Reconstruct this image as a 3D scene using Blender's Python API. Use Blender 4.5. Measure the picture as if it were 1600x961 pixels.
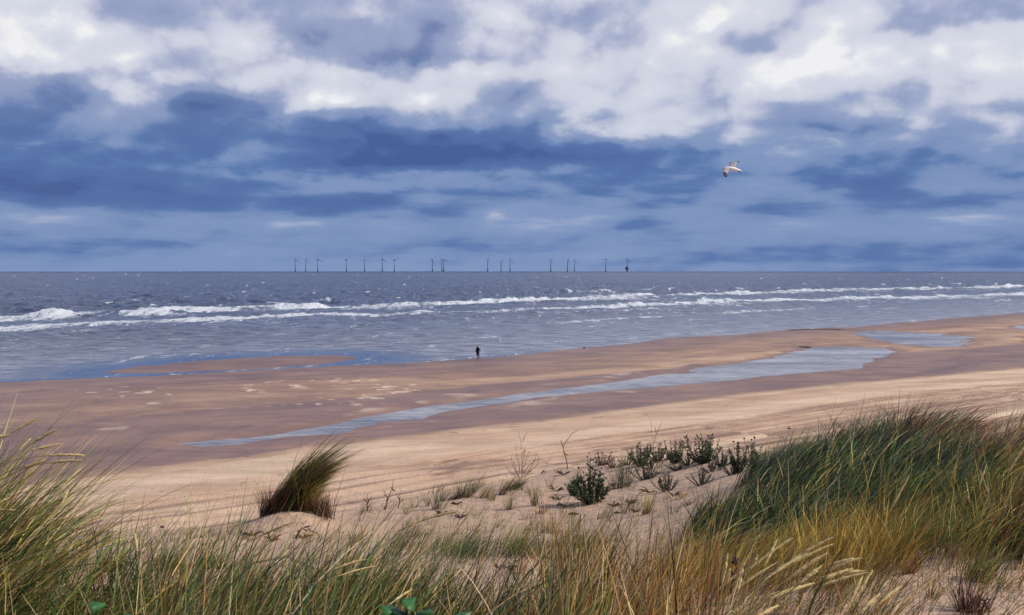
import bpy, bmesh, math, random
import numpy as np
from mathutils import Vector, Matrix
S = bpy.context.scene
for o in list(bpy.data.objects): bpy.data.objects.remove(o)
random.seed(4); RNG = np.random.default_rng(11)
R = math.radians

# ---------------------------------------------------------------- camera
FPX, CAM_H, HOR = 1800.0, 12.8, 420.4           # focal length in photo pixels, eye height over the sea, eye-level row
PITCH = math.atan((480.5 - HOR) / FPX)
cam_d = bpy.data.cameras.new('camera'); cam = bpy.data.objects.new('camera', cam_d)
S.collection.objects.link(cam); S.camera = cam
cam_d.sensor_width = 36; cam_d.lens = 36 * FPX / 1600
cam_d.clip_start = .05; cam_d.clip_end = 60000
cam.location = (0, 0, CAM_H); cam.rotation_euler = (math.pi / 2 - PITCH, 0, 0)
cam_d.dof.use_dof = True; cam_d.dof.focus_distance = 9; cam_d.dof.aperture_fstop = 14

# ---------------------------------------------------------------- exposure
S.view_settings.view_transform = 'Standard'; S.view_settings.look = 'None'
S.view_settings.exposure = 0.0; S.view_settings.gamma = 1.0
S.view_settings.use_curve_mapping = False
S.cycles.max_bounces = 6; S.cycles.transparent_max_bounces = 8
S.cycles.use_adaptive_sampling = True

# ---------------------------------------------------------------- sun
SUN_EL, SUN_AZ = R(40), R(98)                   # azimuth from +Y, clockwise: the sun stands to the right, a little behind
sd = bpy.data.lights.new('sun', 'SUN'); sun = bpy.data.objects.new('sun', sd); S.collection.objects.link(sun)
sd.energy = 4.0; sd.angle = R(4); sd.color = (1.0, .93, .82)
sv = Vector((math.sin(SUN_AZ) * math.cos(SUN_EL), math.cos(SUN_AZ) * math.cos(SUN_EL), math.sin(SUN_EL)))
sun.rotation_euler = sv.to_track_quat('Z', 'Y').to_euler(); sun.location = (0, 0, 60)

# ---------------------------------------------------------------- node helper
class NT:
    def __init__(s, tree): s.t = tree; s.t.nodes.clear()
    def n(s, typ, **kw):
        nd = s.t.nodes.new(typ)
        ins = kw.pop('ins', {})
        for k, v in kw.items(): setattr(nd, k, v)
        for k, v in ins.items(): s.set(nd.inputs[k], v)
        return nd
    def set(s, sock, v):
        if isinstance(v, bpy.types.NodeSocket): s.t.links.new(v, sock)
        elif v is not None: sock.default_value = v
    def m(s, op, a, b=None, c=None, clamp=False):
        nd = s.t.nodes.new('ShaderNodeMath'); nd.operation = op; nd.use_clamp = clamp
        for i, v in enumerate((a, b, c)):
            if v is not None: s.set(nd.inputs[i], v)
        return nd.outputs[0]
    def noise(s, vec, scale, detail=4, rough=.55, dist=0, dim='3D'):
        nd = s.n('ShaderNodeTexNoise', noise_dimensions=dim, ins={'Vector': vec, 'Scale': scale, 'Detail': detail, 'Roughness': rough, 'Distortion': dist})
        return nd.outputs['Fac']
    def mapr(s, v, a, b, c=0., d=1., smooth=False):
        nd = s.n('ShaderNodeMapRange', ins={0: v, 1: a, 2: b, 3: c, 4: d})
        if smooth: nd.interpolation_type = 'SMOOTHSTEP'
        return nd.outputs[0]
    def mix(s, f, a, b, mode='MIX'):
        nd = s.t.nodes.new('ShaderNodeMix'); nd.data_type = 'RGBA'; nd.blend_type = mode
        s.set(nd.inputs[0], f); s.set(nd.inputs[6], a); s.set(nd.inputs[7], b); return nd.outputs[2]
    def fmix(s, f, a, b):
        nd = s.t.nodes.new('ShaderNodeMix'); nd.data_type = 'FLOAT'
        s.set(nd.inputs[0], f); s.set(nd.inputs[2], a); s.set(nd.inputs[3], b); return nd.outputs[0]
    def ramp(s, f, stops, interp='LINEAR'):
        nd = s.t.nodes.new('ShaderNodeValToRGB'); nd.color_ramp.interpolation = interp
        el = nd.color_ramp.elements
        el[0].position = stops[0][0]; el[0].color = stops[0][1]
        el[1].position = stops[-1][0]; el[1].color = stops[-1][1]
        for p, c in stops[1:-1]:
            e = el.new(p); e.color = c
        s.set(nd.inputs[0], f); return nd.outputs[0]

def lin(r, g, b, a=1.):
    f = lambda c: (c / 255) / 12.92 if c / 255 <= .04045 else ((c / 255 + .055) / 1.055) ** 2.4
    return (f(r), f(g), f(b), a)

# ---------------------------------------------------------------- world: daylight sky behind a broken deck of cloud
W = bpy.data.worlds.new('World'); S.world = W; W.use_nodes = True
w = NT(W.node_tree)
geo = w.n('ShaderNodeTexCoord').outputs['Generated']
sx = w.n('ShaderNodeSeparateXYZ', ins={0: geo}); X, Y, Z = sx.outputs
Zc = w.m('MAXIMUM', Z, 0.)
rr = w.m('SQRT', w.m('ADD', w.m('MULTIPLY', X, X), w.m('MULTIPLY', Y, Y)))
Yc = w.m('MAXIMUM', Y, w.m('MULTIPLY', rr, .8))
az = w.m('DIVIDE', X, Yc)                        # tangent of azimuth, held beyond the frame
el_ = w.m('DIVIDE', Zc, Yc)
# cloud-deck coordinates: a plane overhead seen in perspective
k = w.m('ADD', Zc, .075)
px = w.m('DIVIDE', X, k); py = w.m('DIVIDE', Y, k)
P = w.n('ShaderNodeCombineXYZ', ins={0: px, 1: py, 2: 0.}).outputs[0]
lz = w.m('MULTIPLY', w.m('LOGARITHM', w.m('ADD', Zc, .085), math.e), .95)
Q = w.n('ShaderNodeCombineXYZ', ins={0: w.m('MULTIPLY', X, 2.6), 1: w.m('MULTIPLY', Y, 2.6), 2: lz}).outputs[0]
n_w1 = w.n('ShaderNodeTexNoise', ins={'Vector': Q, 'Scale': 3.4, 'Detail': 7, 'Roughness': .56})
wc = w.n('ShaderNodeSeparateColor', ins={0: n_w1.outputs['Color']})
amp = w.m('ADD', w.m('MULTIPLY', el_, .14), .004)
du = w.m('MULTIPLY', w.m('SUBTRACT', wc.outputs[0], .5), w.m('MULTIPLY', amp, 4.5))
dv = w.m('MULTIPLY', w.m('SUBTRACT', wc.outputs[1], .5), w.m('MULTIPLY', amp, 3.4))
U = w.m('ADD', az, du); V = w.m('ADD', el_, dv)
uf = w.mapr(U, -800 / 1800, 800 / 1800)
rows = [
 (0, [0.88,0.80,0.66,0.66,0.64,0.60,0.54,0.52,0.69,0.76,0.84,0.82,0.79,0.74,0.59,0.66,0.74]),
 (35, [0.95,0.99,0.70,0.62,0.66,0.52,0.49,0.46,0.70,0.84,0.90,0.88,0.79,0.89,0.70,0.76,0.72]),
 (70, [0.93,1.08,0.86,0.60,0.70,0.64,0.46,0.42,0.72,0.92,0.84,0.96,0.69,0.84,0.86,1.02,0.89]),
 (105, [0.66,0.93,1.05,0.59,0.83,0.87,0.81,0.83,0.87,0.89,0.85,0.87,0.95,1.03,0.93,0.98,0.93]),
 (140, [0.49,0.54,0.88,0.46,0.56,0.92,0.78,0.94,0.60,0.99,0.82,0.84,0.88,0.89,0.82,0.89,0.82]),
 (175, [0.47,0.50,0.55,0.37,0.41,0.45,0.51,0.73,0.79,0.91,0.81,0.75,0.73,0.65,0.77,0.71,0.60]),
 (210, [0.39,0.42,0.39,0.36,0.26,0.13,0.12,0.28,0.45,0.55,0.66,0.72,0.70,0.58,0.54,0.54,0.58]),
 (245, [0.22,0.24,0.30,0.32,0.20,0.08,0.05,0.05,0.07,0.10,0.24,0.38,0.44,0.50,0.50,0.50,0.54]),
 (280, [0.15,0.15,0.17,0.29,0.37,0.55,0.49,0.41,0.39,0.47,0.47,0.47,0.45,0.33,0.33,0.51,0.51]),
 (315, [0.34,0.22,0.22,0.28,0.39,0.32,0.29,0.30,0.42,0.44,0.38,0.38,0.42,0.55,0.37,0.33,0.37]),
 (350, [0.42,0.52,0.40,0.44,0.44,0.44,0.46,0.46,0.61,0.54,0.38,0.52,0.50,0.49,0.50,0.50,0.47]),
 (385, [0.41,0.41,0.41,0.44,0.44,0.44,0.44,0.45,0.44,0.41,0.39,0.39,0.38,0.36,0.35,0.35,0.35]),
 (420, [0.49,0.49,0.49,0.51,0.52,0.52,0.52,0.51,0.49,0.47,0.44,0.43,0.41,0.39,0.37,0.36,0.36])]
def row_node(vals):
    return w.ramp(uf, [(i / 16, (v, v, v, 1)) for i, v in enumerate(vals)], 'EASE')
acc = row_node(rows[-1][1])
for i in range(len(rows) - 2, -1, -1):
    lo = (HOR - rows[i + 1][0]) / 1800; hi = (HOR - rows[i][0]) / 1800
    acc = w.mix(w.mapr(V, lo, hi, smooth=True), acc, row_node(rows[i][1]))
grid = w.n('ShaderNodeSeparateColor', ins={0: acc}).outputs[0]
# unseen cloud goes on beyond the frame, darkened to cut the blue fill light
free = w.noise(P, .8, 5, .5)
free = w.mapr(free, .3, .7, .18, .80)
free = w.m('MULTIPLY', free, w.mapr(Zc, 0., .25, .55, 1.))
f_side = w.mapr(w.m('DIVIDE', w.m('ABSOLUTE', X), w.m('MAXIMUM', Y, .05)), .47, .9, smooth=True)
f_top = w.mapr(el_, .235, .34, smooth=True)
f_out = w.m('MAXIMUM', f_side, f_top)
tt = w.fmix(f_out, grid, free)
# billows: fine noise, and a relief term from the same noise a little further towards the light
def puff(vec, sc, det_=1.6):
    # rounded heads: smooth cells whose edges are roughened by noise
    wn = w.n('ShaderNodeTexNoise', ins={'Vector': vec, 'Scale': sc * 1.6, 'Detail': 5, 'Roughness': .6})
    wv = w.n('ShaderNodeVectorMath', operation='MULTIPLY_ADD', ins={0: wn.outputs['Color'], 1: (.42 / sc,) * 3, 2: vec}).outputs[0]
    nd = w.n('ShaderNodeTexVoronoi', feature='F1', ins={'Vector': wv, 'Scale': sc, 'Detail': det_, 'Roughness': .45})
    return nd.outputs['Distance']
P2 = w.n('ShaderNodeVectorMath', operation='ADD', ins={0: Q, 1: (-.02, .0, .05)}).outputs[0]
b1 = puff(Q, 3.3, 2.0); b2 = puff(P2, 3.3, 2.0)
relief = w.m('SUBTRACT', b2, b1)
det = w.m('SUBTRACT', w.noise(Q, 10., 6, .56, .2), .5)
Qs = w.n('ShaderNodeMapping', ins={'Vector': Q, 'Scale': (.6, .6, 1.5)}).outputs[0]
str_ = w.m('SUBTRACT', w.noise(Qs, 4.5, 7, .6, 0), .5)
low = w.mapr(el_, .17, .07, 0., 1., smooth=True)
hiamp = w.mapr(el_, .03, .14, .35, 1., smooth=True)
tt = w.m('ADD', tt, w.m('MULTIPLY', w.m('MULTIPLY', relief, .6), hiamp))
tt = w.m('ADD', tt, w.m('MULTIPLY', w.m('SUBTRACT', .42, b1), w.m('MULTIPLY', hiamp, .16)))
tt = w.m('ADD', tt, w.m('MULTIPLY', w.m('MULTIPLY', det, .19), hiamp))
tt = w.m('ADD', tt, w.m('MULTIPLY', w.m('MULTIPLY', str_, .75), w.m('MULTIPLY', low, w.mapr(el_, .0, .05, .3, 1.))))
# layers of cloud overlap with an edge: steepen the tone steps
tt = w.m('ADD', tt, w.m('MULTIPLY', w.m('SINE', w.m('MULTIPLY', tt, 2 * math.pi * 3.1)), .034))
cl = w.ramp(tt, [(0., lin(50, 82, 150)), (.12, lin(68, 99, 162)), (.3, lin(92, 123, 177)), (.5, lin(132, 154, 195)),
                 (.7, lin(186, 194, 217)), (.86, lin(215, 220, 233)), (1., lin(246, 246, 248))])
cl_hi = w.ramp(tt, [(0., lin(84, 108, 158)), (.3, lin(122, 138, 182)), (.5, lin(156, 167, 201)),
                 (.7, lin(194, 199, 220)), (.86, lin(222, 225, 236)), (1., lin(243, 243, 245))])
cl = w.mix(w.mapr(el_, .09, .19, smooth=True), cl, cl_hi)
sky = w.n('ShaderNodeTexSky', sky_type='NISHITA', sun_disc=False, sun_elevation=SUN_EL, sun_rotation=SUN_AZ, air_density=1., dust_density=1., altitude=10)
SKY_STR = .1
cl10 = w.mix(1., cl, (1 / SKY_STR * .97,) * 3 + (1,), 'MULTIPLY')
gap = w.mapr(tt, .0, .5, .10, .0)                # thin cloud lets a little blue through
bg = w.n('ShaderNodeBackground', ins={0: w.mix(gap, cl10, sky.outputs[0]), 1: SKY_STR})
w.t.links.new(bg.outputs[0], w.n('ShaderNodeOutputWorld').inputs[0])
try: W.cycles.sampling_method = 'MANUAL'; W.cycles.sample_map_resolution = 512
except Exception: pass

# ---------------------------------------------------------------- numeric helpers
def pix_dir(u, v):
    cp, sp = math.cos(PITCH), math.sin(PITCH)
    a, b = (u - 800.), (480.5 - v)
    d = np.array([a, b * sp + FPX * cp, b * cp - FPX * sp]); return d
def at_dist(u, v, y):                            # point seen at (u, v) at depth y
    d = pix_dir(u, v); t = y / d[1]; return np.array([d[0] * t, y, CAM_H + d[2] * t])
def on_plane(u, v, z=0.):
    d = pix_dir(u, v); t = (z - CAM_H) / d[2]; return np.array([d[0] * t, d[1] * t, z])
def _hash(ix, iy, s):
    h = (ix.astype(np.int64) * 374761393 + iy.astype(np.int64) * 668265263 + s * 974634777) & 0xffffffff
    h = ((h ^ (h >> 13)) * 1274126177) & 0xffffffff
    return ((h ^ (h >> 16)) & 0xffff) / 65535.
def vnoise(x, y, s=0):
    ix, iy = np.floor(x), np.floor(y); fx, fy = x - ix, y - iy
    fx = fx * fx * (3 - 2 * fx); fy = fy * fy * (3 - 2 * fy)
    a, b = _hash(ix, iy, s), _hash(ix + 1, iy, s); c, d = _hash(ix, iy + 1, s), _hash(ix + 1, iy + 1, s)
    return (a * (1 - fx) + b * fx) * (1 - fy) + (c * (1 - fx) + d * fx) * fy - .5
def fbm(x, y, s=0, o=4, g=.5):
    t = 0.; a = 1.
    for i in range(o): t = t + a * vnoise(x * 2 ** i + 17.3 * i, y * 2 ** i - 9.1 * i, s + i); a *= g
    return t
def sstep(a, b, x):
    t = np.clip((x - a) / (b - a), 0, 1); return t * t * (3 - 2 * t)
def poly_dist(x, y, pts):                        # distance to an open polyline, and arc position
    best = np.full(x.shape, 1e9); side = np.zeros(x.shape); arc = np.zeros(x.shape); L = 0.
    for (x0, y0), (x1, y1) in zip(pts[:-1], pts[1:]):
        dx, dy = x1 - x0, y1 - y0; l2 = dx * dx + dy * dy + 1e-12
        t = np.clip(((x - x0) * dx + (y - y0) * dy) / l2, 0, 1)
        ex, ey = x - x0 - t * dx, y - y0 - t * dy; d = ex * ex + ey * ey
        m = d < best
        best = np.where(m, d, best); side = np.where(m, np.sign(dx * (y - y0) - dy * (x - x0)), side)
        arc = np.where(m, L + t * math.sqrt(l2), arc); L += math.sqrt(l2)
    return np.sqrt(best) * side, arc             # positive on the left of the direction of travel
def poly_in(x, y, pts):
    c = np.zeros(x.shape, bool); n = len(pts)
    for i in range(n):
        x0, y0 = pts[i]; x1, y1 = pts[(i + 1) % n]
        c ^= ((y0 > y) != (y1 > y)) & (x < (x1 - x0) * (y - y0) / (y1 - y0 + 1e-12) + x0)
    return c
def sdist(x, y, pts):                            # signed distance to a closed outline, positive inside
    d, _ = poly_dist(x, y, list(pts) + [pts[0]]); return np.abs(d) * np.where(poly_in(x, y, pts), 1, -1)
def px_line(pts, z=0.): return [tuple(on_plane(u, v, z)[:2]) for u, v in pts]

# ---------------------------------------------------------------- traced lines of the beach, as ground positions
SHORE = px_line([(-900,710),(-300,625),(0,597),(60,594),(150,590),(250,587),(400,579),(520,572),(640,568),(760,558),(850,550),(900,545),(1000,535),
                 (1050,528),(1150,523),(1250,514),(1330,511),(1400,505),(1500,496),(1600,488),(1750,477),(2100,462)])
BAR = px_line([(160,583),(210,573),(330,562),(450,556),(530,555),(560,560),(500,570),(400,577),(330,580),(250,583)])
POOL1 = px_line([(285,693),(350,686),(420,682),(480,672),(540,659),(600,647),(660,636),(720,628),(780,620),(850,611),(900,605),(960,597),(1040,584),(1120,572),
                 (1200,560),(1240,549),(1280,542),(1330,541),(1385,544),(1395,551),(1350,566),(1330,577),(1240,584),(1180,590),(1100,598),(1000,606),(900,614),
                 (830,624),(760,633),(700,643),(640,655),(590,660),(540,670),(520,676),(460,681),(400,688),(320,695)], .2)
POOL2 = px_line([(1340,520),(1370,517),(1460,521),(1510,527),(1520,537),(1500,543),(1440,543),(1390,536),(1355,530)], .2)
POOL3 = px_line([(1588,511),(1640,505),(1700,503),(1690,512),(1620,516)], .2)
WET = px_line([(-900,980),(-300,800),(0,757),(120,745),(300,722),(430,704),(525,690),(700,673),(800,660),(900,648),(1000,636),(1100,622),(1200,610),(1300,600),(1450,588),(1600,574),(1900,545)], .5)
TRK1 = px_line([(-200,845),(0,815),(110,797),(300,772),(420,757),(560,736),(720,716),(800,702),(880,692),(945,683),(1073,664),(1228,641),(1378,620),(1600,600),(1900,575)], 1.0)
TRK2 = px_line([(-200,858),(0,826),(120,806),(300,783),(420,768),(560,746),(720,725),(800,714),(880,703),(945,694),(1073,676),(1228,652),(1378,631),(1600,611),(1900,585)], 1.1)
TRK3 = px_line([(560,775),(720,748),(880,722),(1073,694),(1228,668),(1378,645),(1600,624),(1900,600)], 1.3)

# ---------------------------------------------------------------- terrain height
CP = [(-300,960,5,0),(0,955,5,0),(400,960,5,0),(800,960,5,0),(1200,955,5,0),(1600,948,5,0),(1900,940,5,0),
      (-300,900,7,0),(100,895,7,0),(350,900,7,0),(600,905,7.5,0),(620,865,9,0),(420,845,10.5,0),(240,850,10.5,0),(0,835,11,0),(-300,820,11,0),
      (560,832,12,0),(450,817,12.3,0),(300,838,12,0),(560,803,14.5,0),(700,790,15,0),(640,776,16.5,0),(780,758,17.5,0),(870,744,19,0),(1000,728,18.5,0),
      (1150,712,16.5,0),(900,820,12.5,0),(1100,775,12.5,0),(1000,862,9,0),(800,862,9,0),(880,905,7,0),(1200,757,10.5,0),(1300,722,11,0),(1400,702,11,0),(1550,692,11,0),
      (1750,690,11,0),(1350,800,8,0),(1500,822,7,0),(1450,895,5.6,0),(1250,876,6.5,0),(1120,860,8,0),(1700,820,7,0),(2000,780,8,0),
      (1000,758,15.5,0),(860,775,15.5,0),(1050,742,16,0)]
_c = np.array([(u, *at_dist(u, v, y)) for u, v, y, _ in CP])
_q = np.stack([_c[:, 0] / 330., np.log(_c[:, 2]) * 3.0], 1); _z = _c[:, 3]
_Q = np.concatenate([_q, [(u / 330., np.log(2.) * 3.) for u in (-400, 400, 1200, 2000)]]); _zz = np.concatenate([_z, [11.28] * 4])
def _tps(d2): return .5 * d2 * np.log(d2 + 1e-9)
def _rbf_fit(Q, z, lam=.02):
    n = len(Q); D = ((Q[:, None] - Q[None]) ** 2).sum(-1)
    A = np.zeros((n + 3, n + 3)); A[:n, :n] = _tps(D) + lam * np.eye(n); A[:n, n] = 1; A[:n, n + 1:] = Q; A[n, :n] = 1; A[n + 1:, :n] = Q.T
    return np.linalg.solve(A, np.concatenate([z, np.zeros(3)]))
_wt = _rbf_fit(_Q, _zz)
def dune_rbf(u, y):
    qx, qy = u / 330., np.log(y) * 3.
    z = _wt[-3] + _wt[-2] * qx + _wt[-1] * qy
    for i in range(len(_Q)): z = z + _wt[i] * _tps((qx - _Q[i, 0]) ** 2 + (qy - _Q[i, 1]) ** 2)
    return z
LIPU = [-1000, -300, 0, 300, 420, 520, 600, 700, 790, 870, 940, 1000, 1100, 1200, 1300, 1500, 1700, 2600]
LIPY = [13, 12.5, 12.2, 12.6, 13.2, 14.4, 16, 17.2, 18.4, 19.6, 19.6, 19.2, 18, 16, 14.2, 13.4, 13.4, 15]
def height(x, y, parts=False):
    x = np.asarray(x, float); y = np.asarray(y, float)
    r = np.hypot(x, y); th = np.arctan2(x, y)
    thc = np.clip(th, -R(38), R(38)); tn = np.tan(thc); u = 800 + 1800 * tn; cs = np.cos(thc)
    lipy = np.interp(u, LIPU, LIPY)
    lipr = lipy / cs * (1 + 30 * sstep(R(60), R(110), np.abs(th)) + .9 * sstep(R(38), R(60), np.abs(th)) )
    yc = np.clip(np.minimum(r, lipr) * cs, 2.0, 22.)
    yc = np.minimum(yc, lipy)
    zd = np.clip(dune_rbf(np.clip(u, -350, 2050), yc), 9.0, 11.6)
    w_in = sstep(1.6, 3.0, r); zd = 11.28 * (1 - w_in) + zd * w_in
    far = sstep(R(45), R(80), np.abs(th)); zd = zd * (1 - far) + (11.2 + .8 * fbm(x / 14, y / 14, 5)) * far
    zd = zd + .10 * fbm(x / 1.7, y / 1.7, 3) * sstep(3, 8, r) + .35 * fbm(x / 30, y / 30, 9) * sstep(14, 40, r)
    # the little blown mound that carries the leaning tuft
    mx, my, mz = MOUND
    zd = zd + .20 * np.exp(-(((x - mx) / .55) ** 2 + ((y - my) / .5) ** 2))
    t = np.maximum(r - lipr, 0); fall = np.sqrt(t * t + .6) - math.sqrt(.6)
    zd = zd - .60 * fall
    # beach
    s, arc = poly_dist(x, y, SHORE); s = -s        # landward positive
    s = s + 1.6 * fbm(x / 18, y / 18, 21) * np.exp(-np.abs(s) / 40)
    zb = np.where(s < 0, np.maximum(.018 * s, -3.), .016 * np.minimum(s, 18) + .0015 * np.maximum(s - 18, 0))
    zb = np.minimum(zb, .42)
    wd, warc = poly_dist(x, y, WET); wd = -wd
    zb = zb + .03 * np.maximum(wd + 2, 0); zb = np.minimum(zb, 2.6 + .15 * fbm(x / 25, y / 25, 2))
    m = (r > 40)
    info = dict(s=s, wd=wd, r=r, tw=np.full(x.shape, -99.), bar=np.full(x.shape, -99.))
    near = m & (np.abs(th) < R(34)) & (r < 700)
    if near.any():
        xn, yn = x[near], y[near]
        jit = 6.5 * fbm(xn / 22, yn / 4.5, 33, 5, .65) + 2.2 * fbm(xn / 9, yn / 9, 31, 4, .6) + 1.2 * fbm(xn / 2.2, yn / 14, 37, 3)
        p1 = sdist(xn, yn, POOL1); p = np.maximum(np.maximum(p1, sdist(xn, yn, POOL2)), sdist(xn, yn, POOL3))
        p = p + np.clip(jit * np.clip(np.abs(p) * .10 + (yn / 300) ** 1.7, .06, .9), -6, 2.6) * (p > -9)
        p = p + .45 * (1 - sstep(110, 160, yn)) * (p1 > -3)
        zt = zb[near]; zp = .2 - .03 * np.clip(p, -4, 3)
        k = sstep(-7, -1.0, p)
        # a low scarp with lobes on the seaward bank of the runnel
        bank = np.exp(-((p1 + 2.2 + 1.1 * fbm(xn / 3.5, yn / 3.5, 77)) / 1.3) ** 2) * sstep(-1, 3, wd[near] * -1 - 8)
        zn = zt * (1 - k) + zp * k + .14 * bank
        b = sdist(xn, yn, BAR) + .8 * fbm(xn / 8, yn / 8, 41)
        zn = np.where((b > -8), np.maximum(zn, .018 * b), zn)
        zb = zb.copy(); zb[near] = zn
        tw = np.full(x.shape, -99.); tw[near] = p; info['tw'] = tw
        bb = np.full(x.shape, -99.); bb[near] = b; info['bar'] = bb
    # small relief: wind rows and vehicle ruts
    dry = sstep(-2, 4, wd)
    rows_ = np.exp(-((wd - 26) / 22) ** 2) * dry
    zb = zb + .035 * dry * fbm(arc / 9, wd / 1.3, 51) + .16 * sstep(8, 17, wd) * fbm(arc / 7, wd / 1.0, 53, 3) + .16 * sstep(15, 20, wd) * fbm(arc / 1.6, wd / .8, 54, 3)
    zb = zb + .09 * fbm(arc / 8, s / 1.6, 57, 4) * (1 - dry) * sstep(3, 12, s) * (info['tw'] < -2)
    mark = np.zeros(x.shape)
    for T, a in ((TRK1, 1.), (TRK2, .8), (TRK3, .4)):
        d, ar = poly_dist(x, y, T)
        d = d + .10 * fbm(ar / 14, ar * 0, 61)
        for off in (-.85, .85):
            g = np.exp(-((d - off) / .22) ** 2); lip_ = np.exp(-((np.abs(d - off) - .45) / .16) ** 2)
            zb = zb + a * (-.12 * g + .05 * lip_); mark = np.maximum(mark, g * a)
    info['mark'] = mark; info['dry'] = dry; info['arc'] = arc
    k = 1.2; mx_ = np.maximum(zd, zb); h = mx_ + np.exp(-np.abs(zd - zb) * 4 / k) * .15 * k * (np.minimum(zd, zb) > .8)
    land = sstep(R(75), R(100), np.abs(th)) ; h = np.maximum(h, -3.)
    info['dune'] = sstep(-.3, .6, zd - zb)
    return (h, info) if parts else h
MOUND = at_dist(468, 812, 12.3)

def polar_axis(fine_half, nfine, ncoarse):
    a = np.linspace(-fine_half, fine_half, nfine)
    b = np.linspace(fine_half, 2 * math.pi - fine_half, ncoarse + 2)[1:-1]
    return np.concatenate([a, b])
def grid_mesh(name, X_, Y_, Z_, mat, attrs=None, close=True, smooth=True):
    nr, nc = X_.shape
    me = bpy.data.meshes.new(name)
    idx = np.arange(nr * nc).reshape(nr, nc)
    nxt = np.roll(idx, -1, 1) if close else None
    if close: a, b, c, d = idx[:-1], nxt[:-1], nxt[1:], idx[1:]
    else: a, b, c, d = idx[:-1, :-1], idx[:-1, 1:], idx[1:, 1:], idx[1:, :-1]
    q = np.stack([a, d, c, b], -1).reshape(-1, 4)
    return raw_mesh(name, np.stack([X_, Y_, Z_], -1).reshape(-1, 3), q, mat, attrs, smooth)
def raw_mesh(name, co, faces, mat, attrs=None, smooth=True, link=True, parent=None):
    """faces: (n, k) array, every face with k corners"""
    me = bpy.data.meshes.new(name); co = np.asarray(co, np.float32); faces = np.asarray(faces, np.int32)
    n, kk = faces.shape
    me.vertices.add(len(co)); me.vertices.foreach_set('co', co.ravel())
    me.loops.add(n * kk); me.loops.foreach_set('vertex_index', faces.ravel())
    me.polygons.add(n); me.polygons.foreach_set('loop_start', np.arange(0, n * kk, kk, dtype=np.int32))
    me.update(calc_edges=True)
    if smooth: me.polygons.foreach_set('use_smooth', np.ones(n, bool))
    for k_, v in (attrs or {}).items():
        v = np.asarray(v, np.float32)
        if v.ndim == 1: me.attributes.new(k_, 'FLOAT', 'POINT').data.foreach_set('value', v)
        else:
            if v.shape[1] == 3: v = np.concatenate([v, np.ones((len(v), 1), np.float32)], 1)
            me.attributes.new(k_, 'FLOAT_COLOR', 'POINT').data.foreach_set('color', v.ravel())
    me.materials.append(mat)
    if not link: return me
    o = bpy.data.objects.new(name, me); S.collection.objects.link(o); o.parent = parent; return o
def new_mat(name):
    m = bpy.data.materials.new(name); m.use_nodes = True; return m, NT(m.node_tree)
def attr(t, name, out='Fac'): return t.n('ShaderNodeAttribute', attribute_name=name).outputs[out]

# ---------------------------------------------------------------- sand
M_sand, t = new_mat('sand')
pos = t.n('ShaderNodeNewGeometry').outputs['Position']
wet = attr(t, 'wet'); dune = attr(t, 'dune'); mark = attr(t, 'mark'); pale = attr(t, 'pale')
nz = t.noise(pos, .12, 5, .6); nf = t.noise(pos, 6., 5, .65); ng = t.noise(pos, 160., 2, .6)
dryc = t.mix(t.mapr(nz, .35, .65), lin(190, 159, 133), lin(209, 180, 152))
dryc = t.mix(t.mapr(dune, 0, 1), dryc, lin(190, 161, 137))
wetc = t.mix(t.mapr(nz, .35, .65), lin(126, 96, 82), lin(156, 121, 98))
col = t.mix(wet, dryc, wetc)
darkc = lin(86, 64, 66)
col = t.mix(t.m('MULTIPLY', mark, .6), col, darkc)
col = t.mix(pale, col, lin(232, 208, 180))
col = t.mix(1., col, t.mix(t.mapr(nf, .3, .7), (.86, .85, .86, 1), (1.1, 1.1, 1.1, 1)), 'MULTIPLY')
col = t.mix(1., col, t.mix(t.mapr(ng, .3, .7), (.88, .88, .88, 1), (1.1, 1.1, 1.1, 1)), 'MULTIPLY')
# trodden-out hollows and wind ripples as fine relief
rip = t.n('ShaderNodeTexWave', wave_type='BANDS', bands_direction='DIAGONAL', ins={'Vector': pos, 'Scale': 1.9, 'Distortion': 5.5, 'Detail': 2.5, 'Detail Scale': 1.2}).outputs['Fac']
mpr = t.n('ShaderNodeMapping', ins={'Vector': pos, 'Rotation': (0, 0, R(-40)), 'Scale': (.35, 1.5, 1.)}).outputs[0]
nr = t.noise(mpr, .8, 5, .65); nr2 = t.noise(mpr, .16, 4, .6)
col = t.mix(t.m('MULTIPLY', t.m('SUBTRACT', 1., dune), .85), col, t.mix(1., col, t.mix(t.mapr(t.m('ADD', nr, nr2), .8, 1.2), (.80, .78, .79, 1), (1.14, 1.13, 1.12, 1)), 'MULTIPLY'))
bh = t.m('ADD', t.m('ADD', t.m('MULTIPLY', nr, t.m('MULTIPLY', t.m('SUBTRACT', 1., dune), .16)), t.m('MULTIPLY', rip, .005)), t.m('ADD', t.m('MULTIPLY', nf, .08), t.m('MULTIPLY', ng, .0012)))
bmp = t.n('ShaderNodeBump', ins={'Strength': t.mapr(wet, 0, 1, 1., .6), 'Distance': 1., 'Height': bh})
bs = t.n('ShaderNodeBsdfPrincipled', ins={'Base Color': col, 'Roughness': t.mapr(wet, 0, 1, .95, .42), 'Specular IOR Level': t.mapr(wet, 0, 1, .1, .42), 'Normal': bmp.outputs[0]})
t.t.links.new(bs.outputs[0], t.n('ShaderNodeOutputMaterial').inputs[0])

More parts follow.
